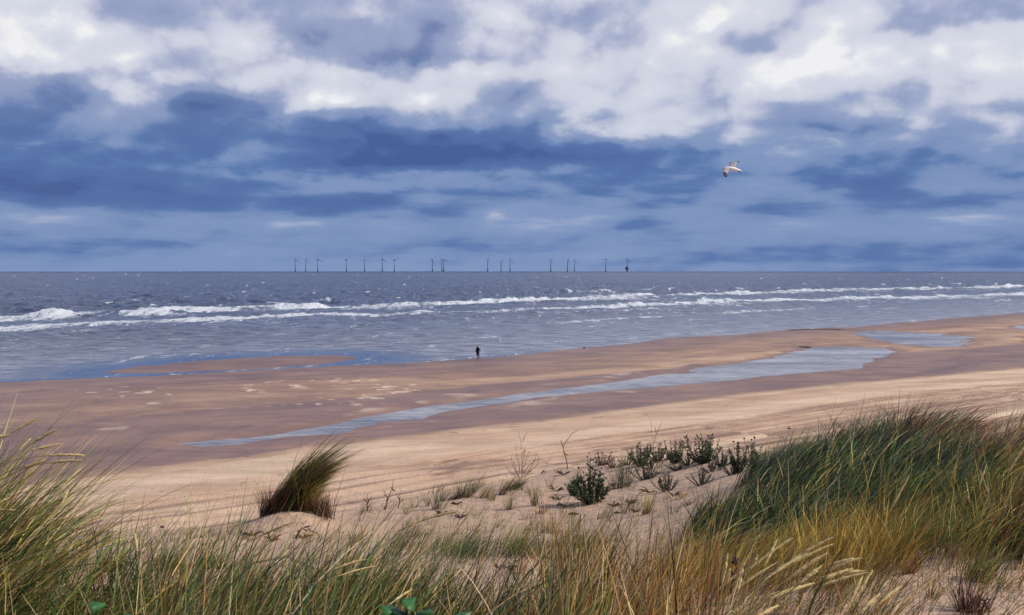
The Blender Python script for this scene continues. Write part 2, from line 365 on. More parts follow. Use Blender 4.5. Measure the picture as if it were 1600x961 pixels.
ang = polar_axis(R(27), 760, 90)
rr_ = [0.02, .5, 1., 1.5]
r0 = 2.0
while r0 < 21: rr_.append(r0); r0 *= 1.012
while r0 < 44: rr_.append(r0); r0 *= 1.03
v = 11.4 * 1800 / r0
while v > 56: rr_.append(11.4 * 1800 / v); v -= .95
r0 = rr_[-1] * 1.05
while r0 < 16500: rr_.append(r0); r0 *= 1.14
rr_ = np.array(rr_); TH, RR = np.meshgrid(ang, rr_)
TX, TY = RR * np.sin(TH), RR * np.cos(TH)
TZ, inf = height(TX.ravel(), TY.ravel(), True); TZ = TZ.reshape(TX.shape)
TZ = TZ - RR ** 2 / (2 * 6.371e6)
xf, yf = TX.ravel(), TY.ravel()
s_, wd_, tw_ = inf['s'], inf['wd'], inf['tw']
wetv = 1 - sstep(-1.6, 1.6, wd_ + 1.6 * fbm(inf['arc'] / 6, wd_ / 1.5, 71, 4))
# the top of the flat between runnel and sea has drained and is paler, more so to the right
uu = 800 + 1800 * xf / np.maximum(yf, 1.)
drain = sstep(6, 30, s_) * (1 - sstep(-2., .5, tw_)) * (wd_ < -25)
wetv = wetv * (1 - drain * np.clip(.55 + .7 * fbm(inf['arc'] / 30, s_ / 6, 73, 4), 0, .9) * sstep(-200, 700, uu))
wetv = np.maximum(wetv, sstep(-3.0, .0, tw_))
wetv = np.maximum(wetv, sstep(7, 3, s_ + 3 * fbm(xf / 12, yf / 5, 75)))
glint = sstep(.29, .36, fbm(inf['arc'] / 1.3, s_ / 1.3, 81, 2)) * sstep(.08, .22, fbm(inf['arc'] / 20, s_ / 10, 84, 2)) * sstep(8, 16, s_) * (1 - sstep(-24, -14, wd_)) * (uu < 700) * sstep(-60, 0, uu)  # puddle glints on the flat, put in as pale colour
lobes = np.exp(-((tw_ + 2.6) / 1.2) ** 2) * sstep(.02, .3, fbm(xf / 3.0, yf / 3.0, 83, 3)) * (wd_ < -6) * (uu > 500) * (uu < 1100)  # lit scallops of the runnel bank, put in as pale colour
pale_ = np.maximum(glint * .7, lobes * .45)
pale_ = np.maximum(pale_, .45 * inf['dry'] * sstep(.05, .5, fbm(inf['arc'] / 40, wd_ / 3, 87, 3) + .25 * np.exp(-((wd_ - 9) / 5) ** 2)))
foot = ((vnoise(inf['arc'] / .9, wd_ / .8, 91) > .36) & (np.abs(wd_ - 2.6 - 1.5 * vnoise(inf['arc'] / 30, wd_ * 0, 92)) < 1.6)) * 1.0
wrack = np.maximum(sstep(.12, .35, fbm(inf['arc'] / 3, wd_ / .9, 95, 4)) * sstep(8, 15, wd_), sstep(-.02, .22, fbm(inf['arc'] / 1.3, wd_ / .7, 96, 4, .65) + .35 * fbm(inf['arc'] / 12, wd_ / 3, 98, 2)) * sstep(15.5, 20, wd_ + 3 * fbm(inf['arc'] / 20, wd_ / 5, 94)))
speck = (vnoise(inf['arc'] / 1.1, wd_ / 1., 97) > .44) * sstep(-9, -2, wd_) * (1 - sstep(2, 5, wd_)) * 1.0
scarp = np.clip(fbm(inf['arc'] / 8, s_ / 2.2, 99, 3), 0, 1) * (wd_ < -2) * .7
streak = np.clip(fbm(inf['arc'] / 26, s_ / 1.5, 201, 4, .6) + .5 * fbm(inf['arc'] / 60, s_ / 6, 202, 3), 0, 1) * (wd_ < -1) * .9
trod = (vnoise(xf / .8, yf / 1.3, 205) > .40) * sstep(.0, .2, fbm(inf['arc'] / 20, wd_ / 4, 206, 3)) * sstep(2, 5, wd_) * .5
mark_ = np.maximum.reduce([streak, trod, inf['mark'], foot * .6, wrack, speck * .8, scarp])
mark_ = np.maximum(mark_, .5 * (inf['bar'] > -1) * (s_ < 2))
mark_ = mark_ * (1 - inf['dune'])
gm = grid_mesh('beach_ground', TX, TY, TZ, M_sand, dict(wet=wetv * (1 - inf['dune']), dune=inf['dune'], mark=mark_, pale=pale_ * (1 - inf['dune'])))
gm['kind'] = 'structure'

# ---------------------------------------------------------------- sea
BRK_A = px_line([(-500,520),(0,497),(60,492),(200,486),(250,488),(330,482),(510,479),(620,475),(700,474),(790,468),(880,466),(1000,461),(1100,459),(1200,456),(1280,452),(1400,451),(1500,449),(1600,447),(1900,442)])
BRK_B = px_line([(-500,540),(0,513),(60,508),(150,506),(300,501),(440,495),(620,490),(700,487),(830,482),(950,479),(1060,474),(1200,469),(1300,467),(1400,464),(1600,459),(1900,453)])
M_sea, t = new_mat('sea_water')
pos = t.n('ShaderNodeNewGeometry').outputs['Position']
foam = attr(t, 'foam'); shal = attr(t, 'shallow'); calm = attr(t, 'calm')
mp = t.n('ShaderNodeMapping', ins={'Vector': pos, 'Rotation': (0, 0, R(-42)), 'Scale': (.45, 1., 1.)}).outputs[0]
n1 = t.noise(mp, .13, 7, .7); n2 = t.noise(mp, 1.3, 4, .6); n3 = t.noise(mp, .02, 5, .6); n4 = t.noise(mp, .45, 5, .7)
deep = t.mix(t.mapr(n3, .35, .65), lin(20, 38, 72), lin(44, 66, 104))
wcol = t.mix(shal, deep, lin(140, 142, 150))
wcol = t.mix(t.m('MULTIPLY', t.mapr(n1, .42, .66), .35), wcol, lin(128, 136, 156))
wcol = t.mix(1., wcol, t.mix(t.mapr(n4, .4, .6), (.42, .44, .5, 1), (1.5, 1.48, 1.42, 1)), 'MULTIPLY')
wcol = t.mix(calm, wcol, lin(62, 74, 100))
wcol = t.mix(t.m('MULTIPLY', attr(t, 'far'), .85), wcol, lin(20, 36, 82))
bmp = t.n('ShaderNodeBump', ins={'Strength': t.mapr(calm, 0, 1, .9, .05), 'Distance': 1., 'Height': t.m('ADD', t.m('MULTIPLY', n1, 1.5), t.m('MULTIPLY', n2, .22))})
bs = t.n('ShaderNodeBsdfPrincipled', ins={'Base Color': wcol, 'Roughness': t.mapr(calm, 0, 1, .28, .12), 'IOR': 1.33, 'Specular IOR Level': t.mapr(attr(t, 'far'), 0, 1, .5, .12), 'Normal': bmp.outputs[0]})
mpf = t.n('ShaderNodeMapping', ins={'Vector': pos, 'Scale': (.32, .045, 0.)}).outputs[0]
fn = t.noise(pos, 1.1, 5, .7); fn2 = t.noise(mpf, 1., 6, .72)
fm = t.mapr(t.m('ADD', foam, t.m('MULTIPLY', t.m('SUBTRACT', t.m('ADD', fn, fn2), 1.), 2.3)), .28, .70, smooth=True)
fb = t.n('ShaderNodeBsdfPrincipled', ins={'Base Color': t.mix(t.mapr(fn2, .35, .6), lin(204, 212, 222), lin(242, 245, 248)), 'Roughness': .8, 'Normal': t.n('ShaderNodeBump', ins={'Strength': 1., 'Distance': 1.2, 'Height': t.m('ADD', fn, fn2)}).outputs[0]})
mx = t.n('ShaderNodeMixShader', ins={0: fm, 1: bs.outputs[0], 2: fb.outputs[0]})
t.t.links.new(mx.outputs[0], t.n('ShaderNodeOutputMaterial').inputs[0])

ang = polar_axis(R(27), 1000, 80)
rr_ = [60.]
v = CAM_H * 1800 / 110
rr_ += list(np.linspace(75, 108, 5))
while v > 3.2:
    rr_.append(CAM_H * 1800 / v); v -= .6 if v > 10 else .3
r0 = rr_[-1]
while r0 < 26000: r0 *= 1.12; rr_.append(r0)
rr_ = np.array(rr_); TH, RR = np.meshgrid(ang, rr_); TX, TY = RR * np.sin(TH), RR * np.cos(TH)
x, y = TX.ravel(), TY.ravel(); r = RR.ravel()
s, arc = poly_dist(x, y, SHORE); sea_d = s      # metres off shore
ca, sa = math.cos(R(45)), math.sin(R(45)); al = x * ca + y * sa; cr = -x * sa + y * ca   # along / across the surf
z = np.zeros(x.shape); foam_ = np.zeros(x.shape)
for L, amp_, wid, sd_ in ((BRK_A, 1.15, 30., 1), (BRK_B, 1.0, 26., 5)):
    d, ar = poly_dist(x, y, L)                   # + = offshore
    far_k = np.clip(y / 330., .8, 4) ** 1.25
    d = d + 6 * far_k * fbm(ar / 60, ar * 0, 100 + sd_, 4)
    hgt = amp_ * .68 * np.clip(.30 + 2.6 * fbm(ar / 26, ar * 0 + 3, 110 + sd_, 3), .10, 1.05)
    prof = np.where(d > 0, np.exp(-(d / 8.) ** 2), np.exp(-(d / 4.) ** 2))
    lump = 1 + 1.5 * fbm(x / 3, y / 7, 115 + sd_, 3)
    z += hgt * prof * lump
    wd2 = wid * far_k * (.30 + .8 * np.clip(.5 + 1.2 * fbm(ar / 40, ar * 0 + 9, 120 + sd_, 4), 0, 1.2))
    band = sstep(4, 0., d) * sstep(-wd2, -wd2 * .2, d)
    foam_ = np.maximum(foam_, band * (.60 + .30 * np.clip(hgt, 0, 1)))
    foam_ = np.maximum(foam_, .50 * sstep(-wd2 * 2.2, -wd2 * .5, d) * (d < 0) * sstep(.0, .35, fbm(al / 30, cr / 7, 130 + sd_, 4)))
dA, arA = poly_dist(x, y, BRK_A); dA = dA + 14 * fbm(arA / 90, dA / 200, 195, 3)
sw = np.maximum(np.sin(2 * np.pi * (dA - 12) / 42.), 0) ** 2.2 * sstep(4, 20, dA) * (1 - sstep(160, 420, dA)) * np.clip(.35 + 2.2 * fbm(arA / 36, dA / 60, 196, 3), 0, 1.4)
sw = sw * sstep(60, 120, sea_d)
z += .95 * sw
foam_ = np.maximum(foam_, .55 * sstep(.95, 1.2, sw))
inner = (sea_d > 2) & (sea_d < 170)
wl = fbm(al / 30, cr / 5, 140, 5, .6)
foam_ = np.maximum(foam_, np.where(inner, sstep(.42, .56, wl) * .55, 0) * sstep(0, 25, sea_d) * (.4 + .6 * sstep(700, 1000, 800 + 1800 * x / np.maximum(y, 1))))
for L, st in ((px_line([(500,531),(560,527),(620,523),(660,519)]), .55), (px_line([(60,573),(160,570),(260,566)]), .30), (px_line([(830,508),(900,503),(960,498),(1100,490),(1300,480)]), .48)):
    d, ar = poly_dist(x, y, L); d = np.abs(d + 3 * fbm(ar / 20, ar * 0, 190)); ends = sstep(0, 25, ar) * sstep(0, 25, ar.max() - ar)
    foam_ = np.maximum(foam_, st * sstep(5, 0, d) * ends)
foam_ = np.maximum(foam_, .42 * np.exp(-((sea_d - 1.0 - 2.5 * fbm(al / 9, cr / 9, 150)) / .9) ** 2) * sstep(.0, .3, fbm(al / 16, cr / 30, 152) + .1))
# white horses further out
wh = fbm(al / 14, cr / 6, 160, 4)
foam_ = np.maximum(foam_, sstep(.56, .64, wh) * .9 * (sea_d > 160))
chop = sstep(10, 120, sea_d)
z += chop * (.8 * fbm(al / 20, cr / 8, 170, 6, .65) * (1 + 1.5 * sstep(150, 260, sea_d))) + .03 * fbm(al / 5, cr / 2.5, 175, 3) * sstep(3, 15, sea_d)
far = sstep(2500, 6000, r); z = z * (1 - far)
z -= r ** 2 / (2 * 6.371e6)
shal_ = np.exp(-np.maximum(sea_d, 0) / 90.)
barw = sdist(x, y, BAR)
calm_ = np.maximum(1 - sstep(-2, 5, sea_d + 6 * fbm(al / 20, cr / 8, 180)), sstep(-16, -4, barw)) * (sea_d < 60) * sstep(1000, 700, uu_ := 800 + 1800 * x / np.maximum(y, 1))
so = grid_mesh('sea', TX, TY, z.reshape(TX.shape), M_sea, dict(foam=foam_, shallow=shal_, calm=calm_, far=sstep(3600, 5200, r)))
so['kind'] = 'structure'

# tidal pools: still sheets lying in the hollows of the flat
M_pool, t = new_mat('pool_water')
pos = t.n('ShaderNodeNewGeometry').outputs['Position']
mp = t.n('ShaderNodeMapping', ins={'Vector': pos, 'Rotation': (0, 0, R(-35)), 'Scale': (.5, 1., 1.)}).outputs[0]
n1 = t.noise(mp, 1.1, 4, .6); n2 = t.noise(mp, 5., 3, .6); n3 = t.noise(mp, .09, 4, .6)
bmp = t.n('ShaderNodeBump', ins={'Strength': t.mapr(n3, .38, .6, .15, .9), 'Distance': 1., 'Height': t.m('ADD', t.m('MULTIPLY', n1, .13), t.m('MULTIPLY', n2, .05))})
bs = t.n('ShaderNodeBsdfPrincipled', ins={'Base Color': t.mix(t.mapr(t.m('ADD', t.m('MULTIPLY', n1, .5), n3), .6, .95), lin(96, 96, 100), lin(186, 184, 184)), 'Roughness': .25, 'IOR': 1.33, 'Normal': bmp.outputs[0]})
t.t.links.new(bs.outputs[0], t.n('ShaderNodeOutputMaterial').inputs[0])
for i, Pg in enumerate((POOL1, POOL2, POOL3)):
    bm = bmesh.new(); c = np.mean(Pg, 0)
    cen = np.array(Pg); out = []
    nP = len(cen)
    for j in range(nP):
        tdir = cen[(j + 1) % nP] - cen[j - 1]; nrm = np.array([-tdir[1], tdir[0]]); nrm /= np.linalg.norm(nrm) + 1e-9
        if poly_in(np.array([cen[j][0] + nrm[0] * .5]), np.array([cen[j][1] + nrm[1] * .5]), Pg)[0]: nrm = -nrm
        out.append(cen[j] + nrm * 3.0)
    f = bm.faces.new([bm.verts.new((p[0], p[1], .2 - (p[0] ** 2 + p[1] ** 2) / (2 * 6.371e6))) for p in out])
    bmesh.ops.triangulate(bm, faces=[f])
    me = bpy.data.meshes.new('tidal_pool'); bm.to_mesh(me); bm.free(); me.materials.append(M_pool)
    for p in me.polygons:
        if p.normal.z < 0: p.flip()
    o = bpy.data.objects.new('tidal_pool_water', me); S.collection.objects.link(o); o['kind'] = 'structure'

# ================================================================ shared builders for the living things
def tag(o, label=None, cat=None, group=None, kind=None):
    for k_, v_ in (('label', label), ('category', cat), ('group', group), ('kind', kind)):
        if v_: o[k_] = v_
    return o
def empty(name, loc, rz=0):
    o = bpy.data.objects.new(name, None); S.collection.objects.link(o); o.location = loc; o.rotation_euler.z = rz; o.empty_display_size = .1; return o
def ground(x, y): return float(height(np.array([x]), np.array([y]))[0])
def ray_ground(u, v, y0=2.2, y1=26.):
    ys = np.linspace(y0, y1, 500); d = pix_dir(u, v); xs = ys * d[0] / d[1]; zs = CAM_H + ys * d[2] / d[1]
    h = height(xs, ys); i = np.argmax(h > zs)
    if not (h > zs).any(): i = len(ys) - 1
    return np.array([xs[i], ys[i], h[i]])

M_grass, t = new_mat('grass_blades')
tint = attr(t, 'tint', 'Color')
pos = t.n('ShaderNodeNewGeometry').outputs['Position']
tc = t.mix(1., tint, t.mix(t.mapr(t.noise(pos, 9., 2), .3, .7), (.75, .78, .8, 1), (1.25, 1.2, 1.1, 1)), 'MULTIPLY')
b1_ = t.n('ShaderNodeBsdfPrincipled', ins={'Base Color': tc, 'Roughness': .55, 'Specular IOR Level': .25})
b2_ = t.n('ShaderNodeBsdfTranslucent', ins={0: tc})
mx = t.n('ShaderNodeMixShader', ins={0: .14, 1: b1_.outputs[0], 2: b2_.outputs[0]})
t.t.links.new(mx.outputs[0], t.n('ShaderNodeOutputMaterial').inputs[0])

PAL = {  # base, middle, tip colours of a leaf: brown sheath bases, darkened for inner shade
 'green':  [(88,72,52),(60,98,44),(124,138,70)],
 'dark':   [(50,40,42),(26,46,32),(64,86,50)],
 'teal':   [(66,62,60),(44,86,62),(98,124,88)],
 'olive':  [(104,82,52),(122,124,48),(174,156,78)],
 'gold':   [(124,86,50),(182,148,60),(216,184,104)],
 'orange': [(104,66,54),(164,106,56),(196,150,92)],
 'straw':  [(140,112,88),(200,172,128),(228,204,158)],
 'rust':   [(70,44,50),(116,70,54),(160,112,82)],
 'purple': [(42,30,44),(70,46,56),(116,86,84)],
}
PALV = {k_: np.array([lin(*c)[:3] for c in v_]) for k_, v_ in PAL.items()}
def pick(names, n):
    """names: dict palette -> weight; gives (n,3,3) colours"""
    ks = list(names); w_ = np.array([names[k_] for k_ in ks], float); w_ /= w_.sum()
    i = RNG.choice(len(ks), n, p=w_); C = np.stack([PALV[k_] for k_ in ks])[i]
    return C * .95 * RNG.uniform(.45, 1.55, (n, 1, 1)) * RNG.uniform(.92, 1.08, (n, 1, 3))
def blade_mesh(base, L, hx, hy, bend, width, C, seg=5, curl=1.4):
    """ribbons: hx, hy = initial lean vector (tangent of tilt), bend = extra tilt at the tip along the lean"""
    n = len(base); tt_ = np.linspace(0, 1, seg + 1)
    lean = np.arctan(np.hypot(hx, hy)); hd = np.arctan2(hy, hx)
    phi = lean[:, None] + bend[:, None] * tt_[None] ** curl
    phi = np.minimum(phi, 2.0)
    wob = hd[:, None] + RNG.normal(0, .10, (n, 1)) * tt_[None]
    D = np.stack([np.cos(wob) * np.sin(phi), np.sin(wob) * np.sin(phi), np.cos(phi)], -1)
    stp = (L / seg)[:, None, None]; Pn = base[:, None] + np.concatenate([np.zeros((n, 1, 3)), np.cumsum((D[:, :-1] + D[:, 1:]) * .5 * stp, 1)], 1)
    rv = RNG.normal(0, 1, (n, 1, 3)); rv[..., 1] *= .5
    side = np.cross(D, rv); side /= np.linalg.norm(side, axis=-1, keepdims=True) + 1e-9
    wt = (np.minimum(1, .65 + tt_ * 1.2) * (1 - tt_ ** 2.2) + .08)[None, :, None] * width[:, None, None] * .5
    A, B = Pn + side * wt, Pn - side * wt
    V_ = np.stack([A, B], 2).reshape(n, -1, 3)
    k0 = np.clip(tt_ * 2, 0, 1)[None, :, None]; k1 = np.clip(tt_ * 2 - 1, 0, 1)[None, :, None]
    Cc = C[:, None, 0] * (1 - k0) + C[:, None, 1] * k0; Cc = Cc * (1 - k1) + C[:, None, 2] * k1
    Cc = np.repeat(Cc, 2, 1)
    f = np.array([[2 * i, 2 * i + 1, 2 * i + 3, 2 * i + 2] for i in range(seg)])
    F = (np.arange(n) * (2 * (seg + 1)))[:, None, None] + f[None]
    return V_.reshape(-1, 3), F.reshape(-1, 4), Cc.reshape(-1, 3)
def join_parts(parts):
    V_, F, C, o_ = [], [], [], 0
    for a, b, c in parts: V_.append(a); F.append(b + o_); C.append(c); o_ += len(a)
    return np.concatenate(V_), np.concatenate(F), np.concatenate(C)
def clumps(centres, nb, rad, hgt, pal, wind=(.35, 0.), splay=.35, bend=(.5, .3), width=.004, hvar=.3, seg=5, jit=1.):
    """a clump of leaves at each centre (x, y)"""
    c = np.repeat(np.asarray(centres, float), nb, 0); n = len(c)
    a = RNG.uniform(0, 2 * np.pi, n); q = np.sqrt(RNG.uniform(0, 1, n))
    ox, oy = np.cos(a) * q, np.sin(a) * q
    x, y = c[:, 0] + ox * rad, c[:, 1] + oy * rad; z = height(x, y) - .015
    m_ = len(centres); cj = np.repeat(RNG.normal(0, 1, (m_, 3)), nb, 0) * jit
    hx = wind[0] * (1 + .42 * cj[:, 0]) + ox * splay + RNG.normal(0, .12, n); hy = wind[1] + .24 * cj[:, 1] + oy * splay + RNG.normal(0, .12, n)
    L = hgt * (1 - hvar * RNG.uniform(0, 1, n) ** .7 * 1.2) * (np.repeat(RNG.uniform(.68, 1.16, len(centres)), nb))
    bd = np.clip(RNG.normal(bend[0], bend[1], n), -.1, 1.6)
    C = pick(pal, n) if isinstance(pal, dict) else pal(x, y, n)
    C = C * (1 + .32 * np.clip(cj[:, 2], -2, 2))[:, None, None]
    return blade_mesh(np.stack([x, y, z], 1), L, hx, hy, bd, width * RNG.uniform(.6, 1.25, n), C, seg)
def scatter(us, ys, n):
    """n ground spots with u in us and distance in ys (uniform over the ground)"""
    u = RNG.uniform(*us, n); y = np.sqrt(RNG.uniform(ys[0] ** 2, ys[1] ** 2, n)); return np.stack([(u - 800) / 1800 * y, y], 1)
def grass_obj(name, parts, parent=None):
    V_, F, C = join_parts(parts); return raw_mesh(name, V_, F, M_grass, dict(tint=C), parent=parent)

def tube_arrays(pts, rad, k=5):
    pts = np.asarray(pts, float); n = len(pts); rad = np.broadcast_to(rad, (n,))
    T = np.gradient(pts, axis=0); T /= np.linalg.norm(T, axis=1, keepdims=True) + 1e-9
    ref = np.array([0, 1., 0]) if abs(T[:, 1]).mean() < .8 else np.array([1., 0, 0])
    A = np.cross(T, ref); A /= np.linalg.norm(A, axis=1, keepdims=True) + 1e-9; B = np.cross(T, A)
    a = np.arange(k) * 2 * np.pi / k
    V_ = pts[:, None] + rad[:, None, None] * (np.cos(a)[None, :, None] * A[:, None] + np.sin(a)[None, :, None] * B[:, None])
    idx = np.arange(n * k).reshape(n, k); nx = np.roll(idx, -1, 1)
    F = np.stack([idx[:-1], nx[:-1], nx[1:], idx[1:]], -1).reshape(-1, 4)
    return V_.reshape(-1, 3), F
def bez(p, n=12):
    p = [np.asarray(q, float) for q in p]; t_ = np.linspace(0, 1, n)[:, None]
    if len(p) == 3: return (1 - t_) ** 2 * p[0] + 2 * t_ * (1 - t_) * p[1] + t_ ** 2 * p[2]
    return (1 - t_) ** 3 * p[0] + 3 * t_ * (1 - t_) ** 2 * p[1] + 3 * t_ ** 2 * (1 - t_) * p[2] + t_ ** 3 * p[3]
def smooth_line(pts, n=20):
    pts = np.asarray(pts, float); d = np.r_[0, np.cumsum(np.linalg.norm(np.diff(pts, axis=0), axis=1))]
    q = np.linspace(0, d[-1], n); r_ = np.stack([np.interp(q, d, pts[:, i]) for i in range(3)], 1)
    for _ in range(3): r_[1:-1] = (r_[:-2] + 2 * r_[1:-1] + r_[2:]) / 4
    return r_

# ================================================================ the dense marram: masses no one could count
stuff_grass = []
def mass(parts, label):
    o = grass_obj('marram_grass', parts); tag(o, label, 'grass', None, 'stuff'); return o
G = {'green': 4, 'teal': 2, 'straw': 2, 'olive': 3, 'orange': 1}
LEFT = {'green': 4, 'olive': 2.5, 'gold': 2, 'dark': 3.5, 'rust': 1.5, 'straw': 2}
FORE = {"green": 5, "teal": 2.5, "straw": 3.5, "olive": 3, "orange": 1.3, "dark": 3.5, "rust": 1}
p = [clumps(scatter((-430, -90), (3.2, 5.0), 96), 60, .10, 1.06, LEFT, (.42, 0), .3, (.55, .25), .0054, .35, 7),
     clumps(scatter((-240, 30), (3.0, 5.2), 54), 54, .10, .70, LEFT, (.42, 0), .3, (.5, .25), .0052, .4, 7),
     clumps(scatter((-250, 60), (2.4, 3.2), 20), 40, .10, .74, LEFT, (.35, 0), .3, (.5, .25), .004, .4, 7)]
mass(p, 'tall wind-bent marram filling the lower left corner, green and straw leaves')
p = [clumps(scatter((60, 560), (2.7, 4.3), 200), 38, .11, .68, FORE, (.40, 0), .25, (.35, .25), .0052, .4, 6),
     clumps(scatter((480, 900), (2.7, 4.3), 110), 36, .11, .64, FORE, (.38, 0), .25, (.3, .25), .0050, .45, 6),
     clumps(scatter((0, 900), (2.2, 2.8), 90), 32, .10, .50, FORE, (.35, 0), .3, (.3, .2), .0042, .4, 6)]
p.append(clumps(scatter((-1200, -330), (3.2, 8), 70), 40, .12, .8, FORE, (.40, 0), .25, (.35, .25), .0052, .4, 5))
mass(p, 'loose belt of fine marram leaves along the bottom edge, sand showing through')
ORG = {'orange': 5, 'gold': 3, 'straw': 3, 'rust': 2.5, 'olive': 1, 'green': .8}
p = [clumps(scatter((860, 1120), (3.0, 5.2), 44), 36, .10, .66, ORG, (.10, 0), .26, (.12, .2), .0052, .4, 6),
     clumps(scatter((700, 900), (2.9, 4.6), 16), 26, .10, .46, ORG, (.16, 0), .3, (.15, .2), .0038, .4, 6),
     clumps(scatter((1000, 1400), (2.6, 4.4), 50), 30, .10, .42, {'orange': 3, 'gold': 3, 'olive': 3, 'straw': 2, 'green': 2, 'rust': 1}, (.4, 0), .3, (.35, .2), .0036, .4, 6)]
mass(p, 'upright orange and straw coloured marram at the bottom right of centre')
def mound_pal(x, y, n):
    u = 800 + 1800 * x / y; f = (y - 6.4) / 5.0 + .22 - .35 * sstep(1480, 1560, u) + .55 * fbm(x / 1.3, y / 1.3, 300, 3) + RNG.normal(0, .14, n)
    C = pick({'dark': 5, 'teal': 2.5, 'green': 2.5, 'straw': .8, 'gold': .8, 'purple': .8}, n)
    C2 = pick({'olive': 3, 'green': 4, 'dark': 2, 'gold': 1.2}, n); C3 = pick({'gold': 3, 'olive': 4, 'orange': 1.2, 'straw': 1}, n); C4 = pick({'rust': 3, 'orange': 1.5, 'purple': 2, 'olive': 1}, n)
    m2 = f < .45; m3 = f < .12
    C[m2] = C2[m2]; C[m3] = C3[m3]
    m4 = (fbm(x / .9 + 7, y / .9, 310, 3) > .16) & (u > 1280); C[m4] = C4[m4]
    return C
p = [clumps(scatter((1165, 1500), (8.6, 11.6), 200), 50, .16, .74, mound_pal, (.85, 0), .22, (.7, .25), .0068, .35, 6),
     clumps(scatter((1200, 1420), (10.5, 12.4), 60), 50, .16, .62, mound_pal, (.8, 0), .22, (.65, .25), .0068, .35, 6),
     clumps(scatter((1080, 1240), (7.2, 9.8), 80), 45, .14, .54, mound_pal, (.7, 0), .22, (.65, .25), .0068, .35, 6),
     clumps(scatter((1240, 1560), (7.0, 8.8), 120), 48, .15, .60, mound_pal, (.6, 0), .22, (.6, .25), .0068, .35, 6)]
mass(p, 'thick dark green marram combed to one side over the big dune hump')
p = [clumps(scatter((1575, 1740), (8.2, 11.0), 70), 45, .15, .62, {'rust': 3, 'olive': 2, 'dark': 3, 'orange': 1.5, 'straw': 1.5}, (.5, 0), .25, (.6, .25), .0046, .35, 6),
     clumps(scatter((1560, 1800), (5.6, 7.8), 60), 45, .13, .66, {'rust': 2.5, 'orange': 5, 'gold': 3, 'olive': 3, 'straw': 2, 'green': 1.5}, (.35, 0), .25, (.7, .3), .0044, .35, 6),
     clumps(scatter((1370, 1640), (4.0, 5.8), 22), 20, .11, .34, {'rust': 2, 'gold': 2, 'olive': 3, 'green': 2}, (.4, 0), .3, (.4, .3), .0034, .4, 5),
     clumps(scatter((1390, 1650), (5.8, 7.6), 80), 36, .12, .5, {'rust': 2, 'gold': 2, 'olive': 4, 'green': 3}, (.4, 0), .25, (.5, .3), .0040, .35, 6)]
p.append(clumps(scatter((1720, 2300), (4.5, 11), 110), 42, .15, .62, {'rust': 2, 'olive': 3, 'dark': 3, 'green': 2, 'straw': 1.5}, (.5, 0), .25, (.6, .25), .006, .35, 5))
mass(p, 'rust and olive marram with drooping straw tips at the right edge')
p = [clumps(scatter((1040, 1300), (5.6, 7.4), 70), 36, .12, .42, {'gold': 4, 'olive': 4, 'orange': 1.5, 'green': 1, 'rust': 1}, (.5, 0), .25, (.5, .25), .0038, .4, 5),
     clumps(scatter((1240, 1400), (5.4, 7.0), 34), 36, .11, .46, {'gold': 5, 'orange': 2, 'olive': 3}, (.12, 0), .25, (.35, .25), .0038, .4, 5),
     clumps(scatter((1060, 1400), (4.4, 5.6), 34), 28, .11, .36, {'gold': 3, 'olive': 3, 'orange': 2, 'green': 2, 'rust': 1.5}, (.4, 0), .25, (.4, .25), .0036, .4, 5)]
mass(p, 'yellow-green knee-high marram below the dark grass hump')
p = [clumps(scatter((610, 940), (8.6, 9.9), 52), 30, .10, .36, {'green': 4, 'olive': 4, 'teal': 1.5, 'gold': 1.2, 'straw': .6}, (.42, 0), .22, (.45, .25), .0036, .35, 5),
     clumps(scatter((590, 800), (8.0, 9.0), 16), 26, .10, .32, {'green': 4, 'teal': 3, 'olive': 1}, (.5, 0), .22, (.45, .25), .0036, .35, 5),
     clumps(scatter((700, 950), (7.0, 8.6), 12), 14, .09, .26, {'rust': 3, 'orange': 2, 'olive': 1.5, 'straw': 1}, (.2, 0), .3, (.3, .25), .0034, .4, 5)]
mass(p, 'low row of fresh green marram across the sand in the middle of the dune')

# ================================================================ tufts that stand by themselves on the sand
def tuft(u, v, hpx, pal, label, wpx=14, wind=.25, nb=60, lean=.3, cat='grass tuft', bottom=None, group='single marram tufts on the sand', bend=(.3, .2)):
    g = ray_ground(u, v); sc_ = g[1] / 1800.; h = hpx * sc_ * 1.12; w_ = wpx * sc_ * .5
    e = empty('marram_tuft', g); tag(e, label, cat, group)
    c = RNG.normal(0, 1, (max(2, int(wpx / 9)), 2)) * w_ * .45 + g[:2]; c[0] = g[:2]
    pr = clumps(c, max(6, nb // len(c)), w_ * .6, h, pal, (wind, 0), lean, bend, .0042, .4, 5)
    V_, F, C = pr; tag(raw_mesh('blades', V_ - g, F, M_grass, dict(tint=C), parent=e), kind='stuff')
    pr = clumps(c, max(5, nb // (3 * len(c))), w_ * .7, h * .4, {'rust': 1, 'purple': 2}, (wind * .6, 0), .5, (.4, .4), .004, .4, 4)
    V_, F, C = pr; tag(raw_mesh('dead_blades', V_ - g, F, M_grass, dict(tint=C), parent=e), kind='stuff')
    return e
GR = {'green': 4, 'olive': 2, 'teal': 1}; GO = {'olive': 3, 'gold': 2, 'green': 2}; BR = {'rust': 3, 'olive': 1, 'purple': 2}; DK = {'dark': 4, 'green': 1, 'purple': 2}
